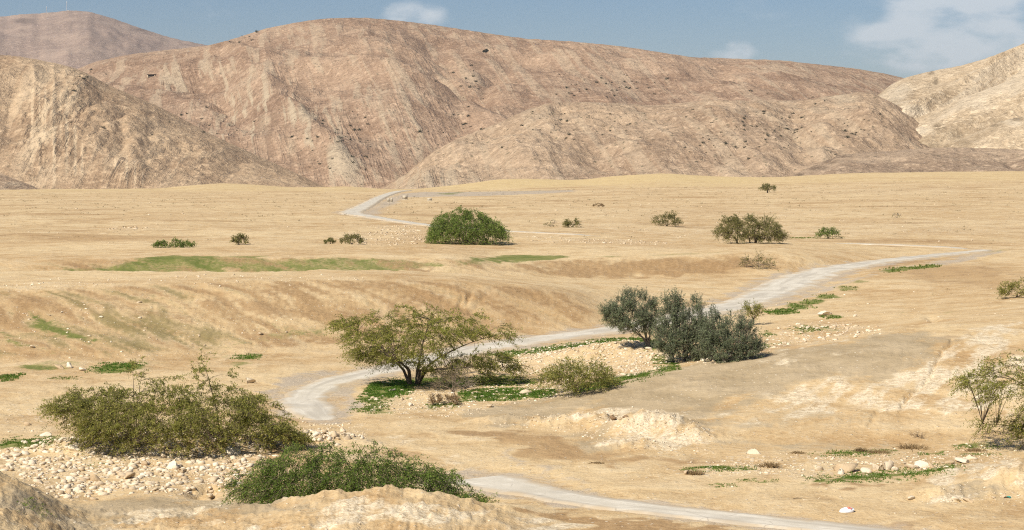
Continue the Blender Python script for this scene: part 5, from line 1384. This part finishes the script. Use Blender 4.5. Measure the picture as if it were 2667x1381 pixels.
# ------------------------------------------------------------------ small built things
M_CONC = plain_material('pale_concrete', (.42, .36, .27), (.55, .48, .37), 3)
M_WHITE = plain_material('white_paint', (.70, .70, .70), (.80, .80, .80), 2)
M_STEEL = plain_material('grey_steel', (.34, .35, .37), (.45, .46, .48), 2)
def box_vf(x0, x1, y0, y1, z0, z1, taper=0.0):
    t = taper
    v = np.array([(x0, y0, z0), (x1, y0, z0), (x1, y1, z0), (x0, y1, z0), (x0 + t, y0 + t, z1), (x1 - t, y0 + t, z1), (x1 - t, y1 - t, z1), (x0 + t, y1 - t, z1)])
    f = np.array([(0, 3, 2, 1), (4, 5, 6, 7), (0, 1, 5, 4), (1, 2, 6, 5), (2, 3, 7, 6), (3, 0, 4, 7)])
    return v, f
def barrier(label, px, py, w, h, dp, rot):
    b = ground(px, py); s = b.y / F
    th = empty('concrete_block', b, label, 'concrete block'); th.rotation_euler = (0, 0, rot)
    W, H = w * s, h * s
    v, f, _ = merge([box_vf(-W / 2, W / 2, -dp / 2, dp / 2, H * .16, H - .06), box_vf(-W / 2, W / 2, -dp / 2, dp / 2, H - .06, H, .06)])
    obj('slab', np_mesh('slab', v, f, M_CONC), th)
    v, f = box_vf(-W / 2 - .12, W / 2 + .12, -dp / 2 - .14, dp / 2 + .14, -.2, H * .16 - .003, .05)
    obj('foot', np_mesh('foot', v, f, M_CONC), th)
    v, f = box_vf(-.18, .18, -dp / 2 - .02, -dp / 2 + .04, H * .55, H * .62)
    obj('lifting_slot', np_mesh('lifting_slot', v, f, M_BARK), th)
barrier('left slab of the paired concrete slabs beside the far road', 1011.5, 526, 5, 11, .9, .25)
barrier('right slab of the paired concrete slabs beside the far road', 1020, 526, 5, 12, .9, .25)
barrier('single concrete cube right of the paired slabs beside the far road', 1055, 521, 11, 11, 1.2, .35)
barrier('low half sunken concrete block farthest right beside the far road', 1119, 523, 12, 7, 1.0, .1)

def mast(label, px, py, hpx):
    b = hill_point(px, py); s = b.y / F; H = hpx * s; R = 1.3
    th = empty('radio_mast', b, label, 'mast')
    legs = [np.array([R * math.cos(a), R * math.sin(a)]) for a in (0.3, 2.4, 4.5)]
    parts = [tube([(*(l), -4), (*(l * .45), H * .86)], [.42, .3], 5) for l in legs]
    nn = 9
    for k in range(nn):
        z0, z1 = H * .86 * k / nn, H * .86 * (k + 1) / nn
        for i in range(3):
            f0, f1 = 1 - .55 * k / nn, 1 - .55 * (k + 1) / nn
            parts.append(tube([(*(legs[i] * f0), z0), (*(legs[(i + 1) % 3] * f1), z1)], [.2, .2], 4))
    v, f, _ = merge(parts); obj('lattice_tower', np_mesh('lattice_tower', v, f, M_WHITE), th)
    v, f = tube([(0, 0, H * .84), (0, 0, H)], [.30, .15], 6); obj('antenna', np_mesh('antenna', v, f, M_WHITE), th)
    for a in (0.5, 2.6, 4.7):
        v, f = box_vf(-.5, .5, -.25, .25, H * .74, H * .86)
        p = obj('antenna_panel', np_mesh('antenna_panel', v, f, M_WHITE), th); p.location = (1.1 * math.cos(a), 1.1 * math.sin(a), 0); p.rotation_euler = (0, 0, a + 1.57)
    v, f = box_vf(-2.6, 2.6, -2, 2, -3, 2.6); h = obj('equipment_hut', np_mesh('equipment_hut', v, f, M_CONC), th); h.location = (5.5, 2, 0)
mast('shorter white radio mast, left one on the far hill top', 118, 36, 20)
mast('taller white radio mast, right one on the far hill top', 172, 31, 28)

q = hill_point(397, 204)
th = empty('stone_shelter', q, 'low dark stone shelter on the shoulder of the left hills', 'shelter')
for nm, dims, m in (('back_wall', (-4.5, 4.5, 2.2, 3.0, -3, 2.3), M_BROWNROCK), ('side_wall', (-5.0, -4.0, -2, 2.2, -3, 2.3), M_STONE), ('side_wall', (4.0, 5.0, -2, 2.2, -3, 2.3), M_STONE), ('roof', (-5.5, 5.5, -2.6, 3.4, 2.303, 2.9), M_BARK), ('floor', (-4.0, 4.0, -2, 2.2, -3, .0), M_BARK)):
    v, f = box_vf(*dims); obj(nm, np_mesh(nm, v, f, m), th)

# white carrier bag
b = ground(2205, 1336); s = b.y / F
th = empty('plastic_bag', b, 'crumpled white plastic bag with red print lying beside the pale road', 'plastic bag')
M_BAG, nt, bb, _o = mat_new('white_plastic'); bb.inputs['Base Color'].default_value = (.80, .81, .84, 1); bb.inputs['Roughness'].default_value = .35; bb.inputs['Specular IOR Level'].default_value = .5
M_RED, nt, bb, _o = mat_new('red_print'); bb.inputs['Base Color'].default_value = (.72, .24, .17, 1); bb.inputs['Roughness'].default_value = .4
v = IV3.copy(); rg = np.random.default_rng(9)
v = v * (1 + .16 * ridged(v[:, 0] * 2.2 + v[:, 2], v[:, 1] * 2.2, 3, 5)[:, None] * .5)
v[:, 2] = np.where(v[:, 2] < -.3, -.3, v[:, 2])
v = v * np.array([18 * s, 13 * s, 10 * s]); v[:, 0] += v[:, 2] * .35; v[:, 2] += 2.6 * s
obj('bag', np_mesh('bag', v, IF3, M_BAG, smooth=True), th)
for sg in (-1, 1):
    t = np.linspace(0, math.pi, 9)
    pts = np.stack([(13 + 6 * np.sin(t)) * s, sg * 3 * s + 4 * s * np.cos(t), 5 * s + 3.5 * s * np.sin(t)], 1)
    vv, ff = tube(pts, np.full(9, 1.1 * s), 5); obj('handle', np_mesh('handle', vv, ff, M_BAG), th)
for (cx_, cz_, r_) in ((3, 9.5, 2.4), (8, 8.4, 1.7)):
    k = np.argsort(np.linalg.norm(v / s - np.array([cx_, -5, cz_]), axis=1))[:8]
    fk = [f_ for f_ in IF3 if sum(int(i) in set(k.tolist()) for i in f_) == 3]
    nv_ = v * 1.02 + np.array([0, -.012, .012])
    if fk: obj('print', np_mesh('print', nv_, np.array(fk), M_RED), th)
M_TEAL, nt, bb, _o = mat_new('teal_plastic'); bb.inputs['Base Color'].default_value = (.06, .30, .24, 1); bb.inputs['Roughness'].default_value = .4
b = ground(2628, 1300); o = obj('plastic_scrap', np_mesh('plastic_scrap', rock_shape(rg, True)[0], IF2, M_TEAL), None, (b.x, b.y, b.z + .03)); o.scale = (.09, .07, .06); tag(o, 'teal plastic scrap beside a white stone near the right edge', 'litter')
b = ground(2077, 1306); vv, ff = tube(np.array([(-.17, 0, .015), (-.05, .01, .03), (.06, -.01, .03), (.17, .02, .012)]), [.012, .016, .015, .008], 6)
tag(obj('dark_stick', np_mesh('dark_stick', vv, ff, M_BARK), None, b), 'short dark stick lying on the sand above the plastic bag', 'stick')
# ------------------------------------------------------------------ the air
hv, hf = box_vf(-13500, 13500, -150, 15600, -36, 720)
M_HAZE = bpy.data.materials.new('haze'); M_HAZE.use_nodes = True
M_HAZE.node_tree.nodes.clear()
ho = M_HAZE.node_tree.nodes.new('ShaderNodeOutputMaterial'); hp = M_HAZE.node_tree.nodes.new('ShaderNodeVolumePrincipled')
hp.inputs['Color'].default_value = (.90, .94, 1.0, 1); hp.inputs['Density'].default_value = 3.6e-5; hp.inputs['Anisotropy'].default_value = .25
M_HAZE.node_tree.links.new(hp.outputs[0], ho.inputs['Volume'])
tag(obj('haze', np_mesh('haze', hv, hf, M_HAZE)), 'thin pale desert haze over the whole valley', 'haze', kind='stuff')
